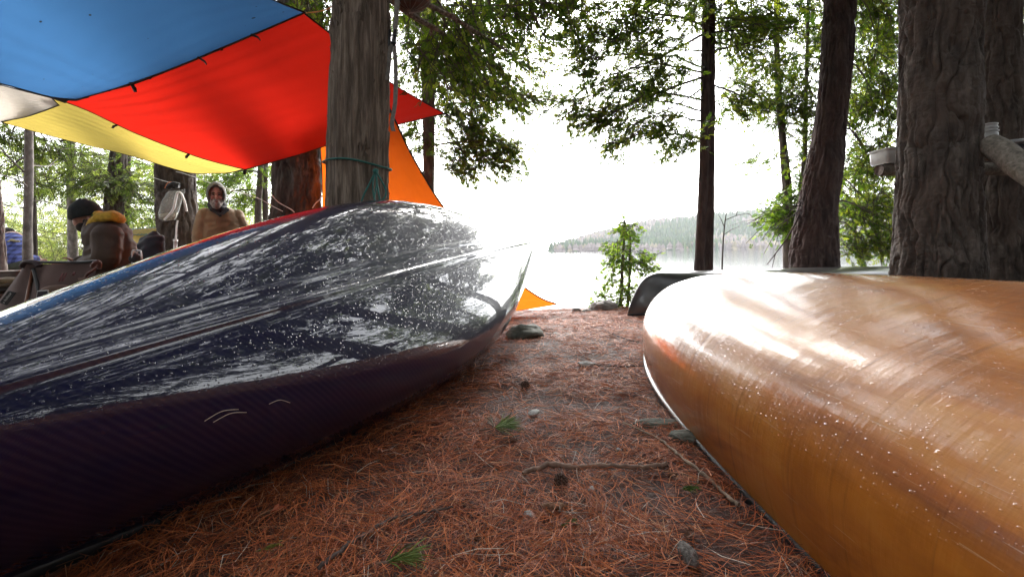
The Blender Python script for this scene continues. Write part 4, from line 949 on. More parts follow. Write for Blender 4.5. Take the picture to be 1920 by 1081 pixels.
# the seated man in profile, facing left, bent over his hands
DS = 3.6; s_ = DS/F; gs = float(ground_z(P(200, 480, DS)[0], DS))
def Q(px, py, dy=0.0): return P(px, py, DS+dy*.78)
TH = R(41); RZ = Matrix.Rotation(TH, 3, 'Z')
def rq(deg): return np.array(RZ @ Matrix.Rotation(R(deg), 3, 'Y'))
def eq(mb, px, py, r, deg=0, dy=0., **kw): mb.ell(Q(px, py, dy), (r[0]*.80, r[1], r[2]), rq(deg), **kw)
t = thing('person', 'seated man in a black knitted hat and brown jacket with a yellow hood', 'person', (Q(205, 480)[0], DS, gs))
mb = MB()
eq(mb, 160, 401, (.105, .075, .110), -30); eq(mb, 153, 416, (.066, .056, .060), -30); eq(mb, 143, 419, (.026, .013, .016), -45); eq(mb, 143, 411, (.02, .05, .014), -30); eq(mb, 151, 427, (.034, .035, .024), -30)
for sg in (-1, 1): eq(mb, 168, 411, (.018, .012, .030), -30, sg*.074)
limbs(mb, [Q(167, 408), Q(180, 420), Q(195, 434)], [.055, .058, .07])
eq(mb, 204, 445, (.12, .17, .13), 25); eq(mb, 212, 472, (.13, .16, .14)); eq(mb, 214, 508, (.14, .16, .15))
hip = Q(216, 530); kneeL = Q(150, 530, .14); kneeR = Q(150, 532, -.14)
for kn, dy in ((kneeL, .12), (kneeR, -.12)):
    limbs(mb, [Q(216, 530, dy*.8), kn, (kn[0]+.02, kn[1], gs+.09)], [.085, .062, .042]); mb.ell((kn[0]-.05, kn[1]-.04, gs+.05), (.12, .045, .045), np.array(RZ))
shN, shF, eN, eF, wN, wF = Q(203, 442, -.17), Q(198, 442, .17), Q(197, 486, -.22), Q(185, 484, .22), Q(153, 496, -.12), Q(147, 493, .10)
limbs(mb, [shN, eN, wN], [.05, .042, .03]); limbs(mb, [shF, eF, wF], [.05, .042, .03])
hand(mb, wN, wN-eN, (0, .6, .6), .7); hand(mb, wF, wF-eF, (0, -.6, .6), .7)
fuse(mb, 'body', m_skin2, t, .007, 2)
mb = MB(); eq(mb, 202, 444, (.185, .21, .155), 26); eq(mb, 208, 470, (.19, .21, .19), 8); eq(mb, 212, 508, (.185, .20, .19))
limbs(mb, [shN, eN, Q(160, 496, -.13)], [.088, .080, .052]); limbs(mb, [shF, eF, Q(154, 493, .10)], [.088, .080, .052]); limbs(mb, [Q(183, 428), Q(196, 436)], [.09, .11])
o = fuse(mb, 'jacket', m_brn, t, .009, 5); folds(o, .015, 8, 5)
mb = MB()
for kn, dy in ((kneeL, .12), (kneeR, -.12)): limbs(mb, [Q(216, 530, dy*.8), kn, (kn[0]+.02, kn[1], gs+.12)], [.11, .085, .065])
mb.ell(hip, (.16, .18, .12)); fuse(mb, 'trousers', m_trs, t, .012, 4)
for kn in (kneeL, kneeR): mb = MB(); mb.ell((kn[0]-.05, kn[1]-.04, gs+.055), (.14, .052, .055), np.array(RZ)); fuse(mb, 'boot', m_boot, t, .012, 3)
mb = MB(); c = Q(159, 396); hat = []
for k, u in enumerate(np.linspace(0, 1, 12)):
    z = -.045+u*.150; r = (.118, .122, .122, .121, .118, .113, .106, .096, .082, .062, .037, .004)[k]; th = np.linspace(0, 2*np.pi, 48, endpoint=False)
    rr = r*(1+.012*np.cos(th*24)*(u < .95)+(.03 if k < 3 else 0)); hat.append(np.stack([rr*np.cos(th)*.86, rr*np.sin(th)*.84, np.full(48, z)], 1))
G = np.array(hat) @ rq(-16).T+c; mb.grid(G, cv=True); mb.build('knitted_hat', m_beanie, t)
mb = MB(); eq(mb, 157, 424, (.062, .060, .046), -30, noise=.1, nscale=8); eq(mb, 166, 417, (.045, .070, .052), -30, noise=.1); fuse(mb, 'beard', m_db, t, .006, 2)
for sg in (-1, 1): mb = MB(); eq(mb, 146.5, 412.5, (.010, .013, .007), 0, sg*.036); mb.build('eye', m_eye, t); mb = MB(); eq(mb, 144.5, 409.5, (.010, .020, .006), 0, sg*.036); mb.build('eyebrow', m_db, t)
mb = MB()   # fleece hood lying open on the shoulders
limbs(mb, [Q(166, 431, -.10), Q(173, 419, -.13), Q(186, 409, -.15), Q(208, 406, -.13), Q(224, 411, 0), Q(208, 403, .13), Q(186, 405, .15), Q(173, 417, .13), Q(166, 430, .10)], [.016, .026, .030, .032, .034, .032, .030, .026, .016])
eq(mb, 198, 406, (.095, .11, .026), 16, noise=.1); eq(mb, 214, 411, (.06, .095, .028), 40, noise=.1); o = fuse(mb, 'fleece_hood', m_mus, t, .008, 4); folds(o, .010, 16, 2)
mb = MB(); eq(mb, 184, 407, (.06, .085, .032), 30, noise=.1); mb.build('hood_lining', simple('olive_fleece', (.09, .11, .022), .9, .3, 40, .4), t)

# person in the plaid shirt, back turned, crouching far left
DP = 6.4; gp = float(ground_z(P(25, 480, DP)[0], DP))
tp_ = NT('plaid_flannel'); v = tp_.coord('Object'); w1 = tp_.n('TexWave', i_Vector=v, i_Scale=5.2, bands_direction='X').outputs['Fac']; w2 = tp_.n('TexWave', i_Vector=v, i_Scale=5.2, bands_direction='Z').outputs['Fac']
cc = tp_.mix(tp_.math('GREATER_THAN', w1, .55), (.075, .10, .34), (.02, .025, .085)); c2 = tp_.mix(tp_.math('GREATER_THAN', w2, .55), (.09, .12, .38), (.025, .03, .10)); tp_.set(Base_Color=tp_.mix(.5, cc, c2), Roughness=.9)
t = thing('person', 'person crouching with back turned in a blue plaid shirt behind the pale trunk', 'person', (P(25, 490, DP)[0], DP, gp))
def W(px, py, dy=0.): return P(px, py, DP+dy)
mb = MB(); limbs(mb, [W(25, 500), W(25, 470, .12), W(24, 450, .25)], [.13, .15, .13]); limbs(mb, [W(20, 447, .3), W(16, 443, .38)], [.055, .055]); mb.ell(W(14, 440, .46), (.078, .095, .11)); mb.ell(W(14, 443, .57), (.014, .02, .02))
for s in (-1, 1):
    sh_ = W(23, 455, .22)+np.array([s*.10, 0, 0]); el = sh_+np.array([s*.02-.15, .22, -.2]); wr = el+np.array([-s*.05, .2, -.05]); limbs(mb, [sh_, el, wr], [.05, .042, .032]); hand(mb, wr, wr-el, (0, 0, 1), .6)
    hp = W(25, 502)+np.array([s*.09, 0, 0]); kn = hp+np.array([s*.05-.3, .30, .02]); limbs(mb, [hp, kn, (kn[0], kn[1]-.05, gp+.08)], [.09, .065, .042]); mb.ell((kn[0], kn[1]+.02, gp+.05), (.045, .12, .045))
fuse(mb, 'body', m_skin2, t, .008, 2)
mb = MB(); limbs(mb, [W(24, 492), W(24, 470, .10), W(23, 454, .2)], [.135, .15, .135])
for s in (-1, 1):
    sh_ = W(23, 455, .22)+np.array([s*.10, 0, 0]); el = sh_+np.array([s*.02-.15, .22, -.2]); wr = el+np.array([-s*.05, .17, -.045]); limbs(mb, [sh_, el, wr], [.075, .065, .05])
o = fuse(mb, 'shirt', tp_.m, t, .010, 4); folds(o, .012, 9, 7)
mb = MB()
for s in (-1, 1): hp = W(25, 502)+np.array([s*.09, 0, 0]); kn = hp+np.array([s*.05-.3, .30, .02]); limbs(mb, [hp, kn, (kn[0], kn[1]-.05, gp+.1)], [.115, .085, .065])
mb.ell(W(25, 503), (.19, .16, .12)); fuse(mb, 'trousers', simple('olive_trousers', (.05, .052, .038), .9, .3, 20, .3), t, .012, 4)
for s in (-1, 1): kx = W(25, 502)[0]+s*.14-.3; mb = MB(); mb.ell((kx, DP+.32, gp+.055), (.055, .14, .055)); fuse(mb, 'boot', m_boot, t, .012, 3)
MB().ell(W(14, 438.5, .45), (.088, .10, .10), noise=.05).build('hair', m_db, t)
mb = MB()
for x, y in ((17, 452), (22, 449), (27, 450), (33, 451), (12, 453)): mb.ell(W(x, y+1, .035), (.028, .02, .017), noise=.2)
mb.build('shoulder_patch', simple('cream_print', (.36, .31, .17), .8), t)
t = thing('log', 'log seat under the person in the plaid shirt', 'log', (W(25, 510)[0], DP, gp))
MB().tube([(W(25, 510)[0]-.4, DP-.02, (gp+P(25, 503, DP)[2]-.12)/2), (W(25, 510)[0]+.4, DP-.02, (gp+P(25, 503, DP)[2]-.12)/2)], (P(25, 503, DP)[2]-.12-gp)/2+.01, 20).build('log_bark', M['bark_grey'], t)

# ------------------------------------------------------------------ camp chairs and gear
m_can = simple('mauve_canvas', (.098, .060, .052), .85, .22, 6, .25); m_pole = simple('red_pole', (.10, .03, .02), .4, .2, 20); m_dpole = simple('dark_pole', (.02, .018, .018), .4); m_pk = simple('red_mark', (.14, .045, .045), .8)
t = thing('camp_chair', 'low mauve canvas camp chair seen from behind at the left edge', 'chair', (P(100, 600, 2.7)[0], 2.7, float(ground_z(-2.7, 2.7))))
DC = 2.62
def V(px, py, dy=0.): return P(px, py, DC+dy)
n = 30; G = np.zeros((n, 24, 3))
for i, u in enumerate(np.linspace(0, 1, n)):
    for j, v_ in enumerate(np.linspace(0, 1, 24)):
        a = V(50+133*u, 493-2*u+3.0*math.sin(math.pi*u)); b = V(58+95*u, 620); q = a+(b-a)*v_; q[1] += -.10*math.sin(math.pi*u)*(.3+v_)+.01*math.sin(9*u+4*v_); G[i, j] = q
mb = MB(); mb.grid(G); mb.grid(G+np.array([0, .006, 0]), flip=True); mb.build('backrest', m_can, t)
G = np.zeros((12, 20, 3))
for i, u in enumerate(np.linspace(0, 1, 12)):
    for j, v_ in enumerate(np.linspace(0, 1, 20)):
        a = V(49+16*u, 494+1.5*u, -.02); b = V(-22+72*u, 590, .12-.14*u); q = a+(b-a)*v_; q[1] += -.02*math.sin(math.pi*u); G[i, j] = q
mb = MB(); mb.grid(G); mb.grid(G+np.array([0, .006, 0]), flip=True); mb.build('side_panel', m_can, t)
mb = MB(); mb.tube(smoothpath([V(47, 497, -.02), V(52, 491, -.02), V(90, 491.5, -.03), V(150, 491.5, -.03), V(182, 489, -.02)], 24), .008, 8); mb.build('top_binding', m_dpole, t)
MB().tube(smoothpath([V(44, 500, -.03), V(50, 492, -.035), V(66, 492, -.035), V(74, 499, -.035)], 12), .022, 10, flat=.6).build('corner_sleeve', simple('dark_sleeve', (.035, .02, .02), .7), t)
MB().tube(smoothpath([V(176, 500, -.03), V(181, 492, -.035), V(184, 494, -.03), V(182, 503, -.03)], 10), .02, 10, flat=.6).build('corner_sleeve', m_pole, t)
MB().tube([V(62, 503, -.04), V(55, 535, -.05), V(48, 572, -.06)], .007, 8).build('pole', simple('brown_pole', (.16, .06, .03), .45), t)
MB().tube(smoothpath([V(62, 503, -.045), V(68, 525, -.06), V(72, 545, -.07), V(76, 590, -.07)], 12), .009, 8).build('pole', m_dpole, t)
MB().tube(smoothpath([V(182, 502, -.04), V(172, 508, -.05), V(160, 520, -.05), V(150, 560, -.05)], 12), .008, 8).build('pole', m_pole, t)
mb = MB(); mb.add([V(145, 521, -.11), V(176, 518, -.09), V(186, 545, -.08), V(156, 545, -.10), V(145, 521, -.105), V(176, 518, -.085), V(186, 545, -.075), V(156, 545, -.095)], [(0, 3, 2, 1), (4, 5, 6, 7), (0, 1, 5, 4), (1, 2, 6, 5), (2, 3, 7, 6), (3, 0, 4, 7)]); mb.build('pocket', simple('brown_canvas', (.13, .075, .06), .85, .2, 20, .3), t)
for k, (a, b_, c, d_) in enumerate((((116, 512), (119, 512), (112, 528), (109, 528)), ((122, 511), (125, 511), (118, 527), (115, 527)), ((137, 510), (141, 510), (139, 516), (135, 516)))):
    q = [V(*x, -.112-.004) for x in (a, b_, c, d_)]; MB().add(q+[x+np.array([0, .004, 0]) for x in q], [(0, 3, 2, 1), (4, 5, 6, 7), (0, 1, 5, 4), (2, 3, 7, 6)]).build('woven_mark', m_pk, t)
for px in (60, 150):
    q = V(px, 615); MB().tube([q, (q[0], q[1]+.05, float(ground_z(q[0], q[1])))], .009, 8).build('leg', m_dpole, t); MB().tube([q+np.array([0, .4, 0]), (q[0], q[1]+.42, float(ground_z(q[0], q[1]+.4)))], .009, 8).build('leg', m_dpole, t)
sq = np.array([V(62, 612), V(148, 612), V(148, 606, .42), V(62, 606, .42)]); MB().grid(np.stack([np.linspace(sq[0], sq[3], 10), np.linspace(sq[0], sq[3], 10)*.5+np.linspace(sq[1], sq[2], 10)*.5-np.array([0, 0, .05]), np.linspace(sq[1], sq[2], 10)], 1)).build('seat', m_can, t)
# woven tag with lettering on the side panel
lab = [V(16, 545, -.045), V(29, 549, -.045), V(12, 572, -.035), V(-1, 567, -.035)]
lb = MB().add(lab+[x+np.array([0, .005, 0]) for x in lab], [(0, 3, 2, 1), (4, 5, 6, 7), (0, 1, 5, 4), (1, 2, 6, 5), (2, 3, 7, 6), (3, 0, 4, 7)]).build('label', m_black if False else M['black'], t, smooth=False)
cu = bpy.data.curves.new('lettering', 'FONT'); cu.body = 'o helinox'; cu.size = 1; cu.extrude = .01; cu.align_x = 'CENTER'; cu.align_y = 'CENTER'
to = bpy.data.objects.new('lettering', cu); COL.objects.link(to); dg = bpy.context.evaluated_depsgraph_get(); lm = bpy.data.meshes.new_from_object(to.evaluated_get(dg), depsgraph=dg); bpy.data.objects.remove(to)
la = (lab[1]+lab[0])/2; lbm = (lab[2]+lab[3])/2; ax = (la-lbm); Ln = np.linalg.norm(ax); ax /= Ln; sd2 = lab[1]-lab[0]; Wd = np.linalg.norm(sd2); sd2 = sd2-ax*(sd2@ax); sd2 /= np.linalg.norm(sd2)
co = np.empty(len(lm.vertices)*3, np.float32); lm.vertices.foreach_get('co', co); co = co.reshape(-1, 3); k_ = Ln*.86/max(.1, np.ptp(co[:, 0]))
cw = (la+lbm)/2+np.array([0, -.003, 0])+(co[:, :1]*ax-co[:, 1:2]*sd2*-1*-1)*k_+np.array([0, -1., 0])*co[:, 2:3]*k_
lm.vertices.foreach_set('co', (cw-np.array(t['_w'])).astype(np.float32).reshape(-1)); lm.update(); lm.materials.append(simple('white_print', (.45, .44, .42), .7)); lo = bpy.data.objects.new('lettering', lm); COL.objects.link(lo); lo.parent = lb

m_nav = simple('navy_padded', (.013, .014, .022), .75, .35, 14, .4)
t = thing('camp_chair', 'dark low camp chair with a bent metal frame under the seated man', 'chair', (Q(235, 520)[0], DS+.1, gs))
sz = Q(222, 540)[2]; mb = MB(); mb.ell((Q(222, 540)[0], DS, sz-.02), (.25, .25, .03)); mb.build('seat', m_nav, t)
for dx in (-.2, .2):
    for dy in (-.2, .2): MB().tube([(Q(222, 540)[0]+dx*.9, DS+dy*.9, sz-.02), (Q(222, 540)[0]+dx*1.1, DS+dy*1.1, gs)], .010, 8).build('leg', m_dpole, t)
MB().tube(smoothpath([Q(250, 520, -.24), Q(247.5, 490, -.25), Q(248.5, 471, -.25), Q(252, 469.5, -.25), Q(262, 469.5, -.25), Q(264.5, 473, -.25), Q(265, 488, -.25), Q(258, 530, -.2)], 34), .0055, 8).build('frame', simple('bare_metal', (.5, .5, .5), .3, .1, 20, 0, 1.0), t)
mb = MB(); mb.ell(Q(255, 486, -.2), (.035, .05, .045), noise=.15); mb.build('armrest', M['black'], t)
MB().tube([Q(249, 477, -.2), Q(253, 471.5, -.2)], .012, 8).build('cap', simple('pale_fabric', (.4, .37, .32), .8), t)
t = thing('padded_jacket', 'dark navy padded jacket bundled over a chair left of the bag pine', 'jacket', P(285, 480, 4.6))
mb = MB(); c = P(287, 473, 4.6)
prof = [(433, 287, 5), (437, 287, 13), (445, 284, 21), (456, 281, 26), (470, 279, 28), (485, 279, 30), (510, 279, 31), (540, 279, 30)]
rings = []
for y, xc, hw in prof:
    c = P(xc+3, y, 4.6); th = np.linspace(0, 2*np.pi, 40, endpoint=False); hm = px2m(hw, 4.6); rings.append([(c[0]+hm*math.cos(q), c[1]+hm*.7*math.sin(q), c[2]) for q in th])
G = np.array(rings); G = np.concatenate([smoothpath(G[:, k], 30)[:, None] for k in range(40)], 1); mb.grid(G, cv=True, flip=True); mb.f.append(tuple(range(40))); mb.m.append(0)
o = mb.build('shell', m_nav, t); folds(o, .03, 7, 9)
q = P(279, 545, 4.6); mb = MB()
for dx in (-.1, .1):
    for dy in (-.1, .1): mb.tube([(q[0]+dx, q[1]+dy, q[2]+.02), (q[0]+dx*1.3, q[1]+dy*1.3, float(ground_z(q[0], q[1])))], .012, 8)
st2 = thing('camp_stool', 'low stool carrying the navy padded jacket', 'stool', (q[0], q[1], float(ground_z(q[0], q[1])))); mb.build('leg_frame', m_dpole, st2); MB().ell((q[0], q[1], q[2]+.02), (.15, .15, .02)).build('seat', m_nav, st2)

m_tent = cloth_mat('tent_yellow', (.42, .30, .07), (.60, .46, .12), .5, .3); m_fly = cloth_mat('tent_green', (.16, .20, .15), (.2, .26, .2), .3, .2)
DT = 7.7; t = thing('tent', 'yellow tent with a green-grey ridge showing behind the seated man', 'tent', (P(265, 470, DT)[0], DT, float(ground_z(P(265, 470, DT)[0], DT))))
r0, r1 = P(238, 431, DT), P(300, 427, DT+.6); b0, b1 = P(205, 520, DT-.9), P(330, 520, DT-.6); k0, k1 = P(215, 515, DT+1.6), P(330, 512, DT+1.8)
def slab(a, b_, c, d_, nm, mt, off=0.):
    u = np.linspace(0, 1, 24)[:, None, None]; v_ = np.linspace(0, 1, 16)[None, :, None]; G = (1-v_)*((1-u)*a+u*b_)+v_*((1-u)*c+u*d_); G = G-np.array([0, 0, .10])*np.sin(np.pi*v_)*np.sin(np.pi*u)+np.array([0, 0, off]); G[..., 2] += .01*np.sin(u[..., 0]*60)
    o = MB().grid(G).build(nm, mt, t); ul_ = o.data.uv_layers.new(name='UVMap'); return o
slab(r0, r1, b0, b1, 'front_panel', m_tent); slab(r0, r1, k0, k1, 'rear_panel', m_tent)
slab(r0+np.array([0, .1, .03]), r1+np.array([0, .1, .03]), r0*.86+b0*.14+np.array([0, 0, .02]), r1*.86+b1*.14+np.array([0, 0, .02]), 'ridge_panel', m_fly)

t = thing('cap', 'brown peaked cap with a white-edged patch lying on the camp chair', 'cap', P(105, 550, 2.38))
m_cap = simple('brown_cap', (.10, .058, .038), .85, .25, 40, .4); c = P(106, 556, 2.38)
mb = MB(); th = np.linspace(0, 2*np.pi, 40, endpoint=False)
G = np.array([[(c[0]+.062*r*math.cos(a), c[1]+.08*r*math.sin(a), c[2]+z) for a in th] for r, z in ((1.02, -.05), (1.0, 0), (.96, .02), (.86, .04), (.66, .053), (.38, .060), (.02, .062))]); mb.grid(G, cv=True); mb.build('crown', m_cap, t)
mb = MB(); mb.ell(c+np.array([-.05, -.02, -.012]), (.06, .06, .008)); mb.build('brim', simple('dark_brim', (.03, .022, .02), .8), t)
for nm, px0, px1, py0, py1, dd, mt in (('patch', 96.5, 122, 540.5, 560, -.079, simple('patch_white', (.40, .39, .38), .8)), ('patch_field', 98.2, 120.5, 542.2, 560, -.082, m_dkc)):
    q = [P(px0, py1, 2.38), P(px1, py1-3, 2.38), P(px1-3, py0, 2.38), P(px0+3, py0+1.5, 2.38)]; q = [x+np.array([0, dd, 0]) for x in q]; MB().add(q+[x+np.array([0, .003, 0]) for x in q], [(0, 1, 2, 3), (7, 6, 5, 4), (0, 4, 5, 1), (1, 5, 6, 2), (2, 6, 7, 3), (3, 7, 4, 0)]).build(nm, mt, t, smooth=False)
t = thing('gear_bundle', 'heap of brown cloth gear beyond the left side of the camp chair', 'bundle', P(8, 540, 3.1))
for k, (x, y, rx, rz, col) in enumerate(((10, 527, .10, .028, (.16, .115, .06)), (4, 534, .13, .03, (.10, .07, .045)), (8, 543, .12, .028, (.03, .022, .018)), (2, 552, .13, .03, (.11, .06, .045)), (0, 566, .16, .05, (.05, .035, .03)))):
    MB().ell(P(x, y, 3.1), (rx, .12, rz), noise=.2, nu=36, nv=20, seed=k+2).build('cloth', simple('cloth_%d' % k, col, .9, .3, 20, .5), t)
t = thing('crate', 'low brown box with a pale rim beside the leaning rough trunk', 'box', P(28, 530, 3.7))
bc = P(28, 520, 3.7); boxmb(bc, .22, .2, .10).build('box_body', simple('brown_box', (.07, .045, .035), .8), t); boxmb(bc+np.array([0, 0, .054]), .23, .21, .008, .002).build('rim', simple('pale_rim', (.35, .31, .27), .7), t)

# ------------------------------------------------------------------ forest litter
def gp3(x, y, dz=0.): return np.array([x, y, float(ground_z(x, y))+dz])
def gpix(px, py):
    """ground point seen at a pixel"""
    lo, hi = .3, 12.
    for k in range(40):
        m = (lo+hi)/2; q = P(px, py, m)
        if q[2] > float(ground_z(q[0], q[1])): lo = m
        else: hi = m
    q = P(px, py, lo); return np.array([q[0], q[1], float(ground_z(q[0], q[1]))])
def needles(name, N, x0, x1, ya, yb, lmin, lmax, w, pal, wt, zmax=.016, clumps=True):
    y = ya*np.exp(rng.random(N)*math.log(yb/ya)); x = rng.uniform(x0, x1, N)
    if clumps:
        f = fbm(np.stack([x*5, y*5, x*0], -1), 3, 41); k = rng.random(N) < np.clip(.35+2.2*(f-.35), .2, 1); x, y = x[k], y[k]; N = len(x)
    z = ground_z(x, y)+zmax*rng.random(N)**1.6+.002
    f2 = vnoise(np.stack([x*3, y*3, x*0], -1), 44)*6.28; a = np.where(rng.random(N) < .35, f2+rng.normal(0, .5, N), rng.uniform(0, 6.283, N))
    el = rng.normal(0, .13, N); L = rng.uniform(lmin, lmax, N); d = np.stack([np.cos(a)*np.cos(el), np.sin(a)*np.cos(el), np.sin(el)], 1); s = np.stack([-np.sin(a), np.cos(a), rng.normal(0, .5, N)], 1); s /= np.linalg.norm(s, axis=1)[:, None]
    o = np.stack([x, y, z], 1); b = rng.normal(0, .10, (N, 1))*s+rng.normal(0, .03, (N, 1))*np.array([0, 0, 1.]); lw = (w*rng.uniform(.7, 1.2, N)*np.clip(y/1.6, .8, 1.6))[:, None]
    p0, p1, p2 = o-d*L[:, None]/2, o+b*L[:, None]*.9, o+d*L[:, None]/2
    V = np.concatenate([np.stack([p0-s*lw*.3, p1-s*lw*.5, p1+s*lw*.5, p0+s*lw*.3], 1), np.stack([p1-s*lw*.5, p2-s*lw*.2, p2+s*lw*.2, p1+s*lw*.5], 1)])
    c = np.array(pal)[rng.choice(len(pal), N, p=wt)]*rng.uniform(.65, 1.4, (N, 1)); C = np.concatenate([c, c])
    return tag(quads(name, V, M['needle'], C), kind='stuff')
needles('pine_needles', 190000, -1.6, 1.9, .42, 7.0, .055, .12, .0021, [(.33, .082, .026), (.46, .135, .044), (.17, .042, .020), (.42, .19, .09), (.40, .33, .27), (.09, .032, .02)], [.35, .27, .2, .06, .02, .10])
needles('pine_needles', 30000, -6, -1.5, 2.4, 9, .07, .13, .003, [(.24, .085, .045), (.3, .12, .06), (.36, .25, .17)], [.5, .4, .1])

m_st2 = simple('dark_stick', (.075, .05, .042), .9, .4, 30, .5)
def stick(label, pix, r, mat, lift=.012):
    pts = smoothpath([gpix(*q)+np.array([0, 0, lift+.004*math.sin(3*i)]) for i, q in enumerate(pix)], 40); n = len(pts)
    rr = np.interp(np.linspace(0, 1, n), np.linspace(0, 1, len(r)), r)*(1+.14*np.sin(np.arange(n)*1.3)+.1*rng.normal(size=n))
    o = MB().tube(pts+rng.normal(0, .0015, pts.shape), rr, 10).build('fallen_stick', mat, None, loc=pts[0]); return tag(o, label, 'stick')
stick('crooked reddish stick lying across the path in front of the pine sprig', [(980, 898), (1010, 887), (1045, 880), (1072, 887), (1100, 884), (1160, 886), (1210, 885), (1252, 882)], [.006, .008, .007, .006, .007], M['stick'], .016)
stick('long thin pale stick lying beside the gunwale of the amber canoe', [(1168, 800), (1230, 828), (1262, 852), (1310, 892), (1350, 925), (1386, 960)], [.003, .004, .0045, .005], simple('pale_stick', (.24, .17, .12), .9, .35, 30, .4), .014)
stick('dark mossy twig running up from the bottom edge of the photo', [(596, 1080), (640, 1045), (680, 1015), (735, 985), (790, 970), (850, 962)], [.005, .005, .0035, .002], m_st2, .014)
stick('thin twig pointing at the bow of the amber canoe', [(1085, 686), (1130, 688), (1170, 690), (1205, 691)], [.003, .004, .003], m_st2)
stick('short bent twig lying above the pine sprig towards the lake', [(1135, 622), (1155, 632), (1180, 640), (1196, 644)], [.004, .003], m_st2)
stick('short dark twig just right of the lichen rock', [(1006, 624), (1030, 619), (1046, 621)], [.004, .003], m_st2)
def rock(label, px, py, d, rx, ry, rz, mat, seed, sink=.3):
    q = P(px, py, d); q[2] = float(ground_z(q[0], q[1])) if sink is not None else q[2]
    mb = MB(); th = np.linspace(0, np.pi, 40); ph = np.linspace(0, 2*np.pi, 64, endpoint=False)
    g = np.stack([np.sin(th)[:, None]*np.cos(ph), np.sin(th)[:, None]*np.sin(ph), np.repeat(np.cos(th)[:, None], 64, 1)], -1)
    f = 1+.55*(fbm(g*1.6+seed*3.3, 2, seed)-.5)+.22*(fbm(g*6+seed, 3, seed+1)-.5); g = np.sign(g)*abs(g)**.85*f[..., None]*np.array([rx, ry, rz])
    mb.grid(g+q+np.array([0, 0, rz*(1-2*(sink or 0))]), cv=True); o = mb.build('rock', mat, None, loc=q); return tag(o, label, 'rock')
rock('lichen-grey angular rock beside the bow of the dark canoe', 983, 655, 3.3, .125, .16, .075, M['moss_rock'], 1, .35)
rock('flat mossy stone against the gunwale of the amber canoe', 1285, 832, 1.47, .048, .04, .02, M['moss_rock'], 2, .3)
rock('low grey-green stone half buried left of the amber canoe', 1228, 797, 1.6, .085, .035, .012, M['moss_rock'], 3, .3)
rock('small flat grey stone in the middle of the path', 1100, 690, 2.45, .045, .04, .016, M['rock'], 4, .3)
rock('brown boulder at the lake edge under the cedar sapling', 1133, 581, 5.7, .17, .14, .075, M['rock'], 5, .3)
rock('small grey rock at the lake edge left of the boulder', 1080, 586, 5.5, .055, .05, .035, M['rock'], 6, .25)
rock('lowest flat rock between the boulder and the small grey rock', 1100, 587, 5.55, .07, .05, .025, M['rock'], 7, .25)

def sprig(label, px, py, ang, L, n, pal, sz=.07, lift=.02):
    c = gpix(px, py)+np.array([0, 0, lift]); t = thing('pine_sprig', label, 'pine sprig', c); d = np.array([math.cos(ang), math.sin(ang), .12])
    MB().tube([c-d*L, c-d*L*.4, c], [.003, .003, .0025], 7).build('stem', M['stick'], t)
    o = c+d*(rng.random((n, 1))-.35)*.035; a = ang+rng.normal(0, .38, n); e = rng.normal(.25, .25, n); dd = np.stack([np.cos(a)*np.cos(e), np.sin(a)*np.cos(e), np.sin(e)], 1); s = np.cross(dd, rng.normal(size=dd.shape)); s /= np.linalg.norm(s, axis=1)[:, None]
    ln = sz*rng.uniform(.75, 1.1, (n, 1)); w = .0011; V = np.concatenate([np.stack([o-s*w, o+dd*ln*.6-s*w, o+dd*ln*.6+s*w, o+s*w], 1), np.stack([o+dd*ln*.6-s*w, o+dd*ln-np.array([0, 0, .006])-s*w*.3, o+dd*ln-np.array([0, 0, .006])+s*w*.3, o+dd*ln*.6+s*w], 1)])
    C = np.array(pal)[rng.integers(len(pal), size=n)]*rng.uniform(.7, 1.3, (n, 1)); quads('needle_tuft', V, M['needle'], np.concatenate([C, C]), None, t); return t
sprig('green pine sprig lying in the middle of the path', 932, 812, .05, .06, 110, [(.10, .17, .035), (.16, .24, .06), (.24, .30, .14)], .075)
sprig('pale tuft of dead pine needles standing up behind the green sprig', 925, 806, 1.9, .02, 14, [(.30, .27, .2)], .05)
sprig('green pine sprig at the bottom edge of the path', 735, 1070, .1, .03, 60, [(.12, .17, .04), (.18, .24, .06)], .06)
sprig('small green cedar tip on the needles near the amber canoe', 1282, 925, 0, .01, 40, [(.08, .13, .02), (.05, .09, .015)], .028, .012)
sprig('faint green tip in the needles below the crooked stick', 1055, 992, .3, .01, 24, [(.09, .14, .03)], .022, .012)
sprig('yellow-green tip in the needles near the mossy twig', 492, 1040, .3, .01, 24, [(.22, .24, .05)], .022, .012)
def bit(name, label, cat, px, py, r, mat, seed, lift=.006, noise=.25):
    c = gpix(px, py)+np.array([0, 0, lift]); rot = np.array(Matrix.Rotation(seed*1.7, 3, 'Z') @ Matrix.Rotation(.25*math.sin(seed*5), 3, 'X'))
    o = MB().ell(c, r, rot, 22, 14, noise=noise, nscale=3, seed=seed).build(name, mat, None, loc=c); return tag(o, label, cat)
m_wood = bark_mat('split_wood', (.10, .05, .03), (.20, .10, .06), (.30, .17, .11), 90, 20, .6, 80); m_gw = bark_mat('grey_wood', (.05, .042, .038), (.11, .095, .085), (.2, .18, .165), 90, 20, .6, 80); m_lich = simple('pale_lichen', (.42, .42, .40), .9, .35, 60, .6)
m_lf = simple('dead_leaf', (.13, .055, .03), .7, .4, 40, .4); m_lf2 = simple('red_leaf', (.40, .075, .022), .6, .3, 40, .3); m_cone = simple('cone_brown', (.09, .045, .03), .85, .4, 60, .8)
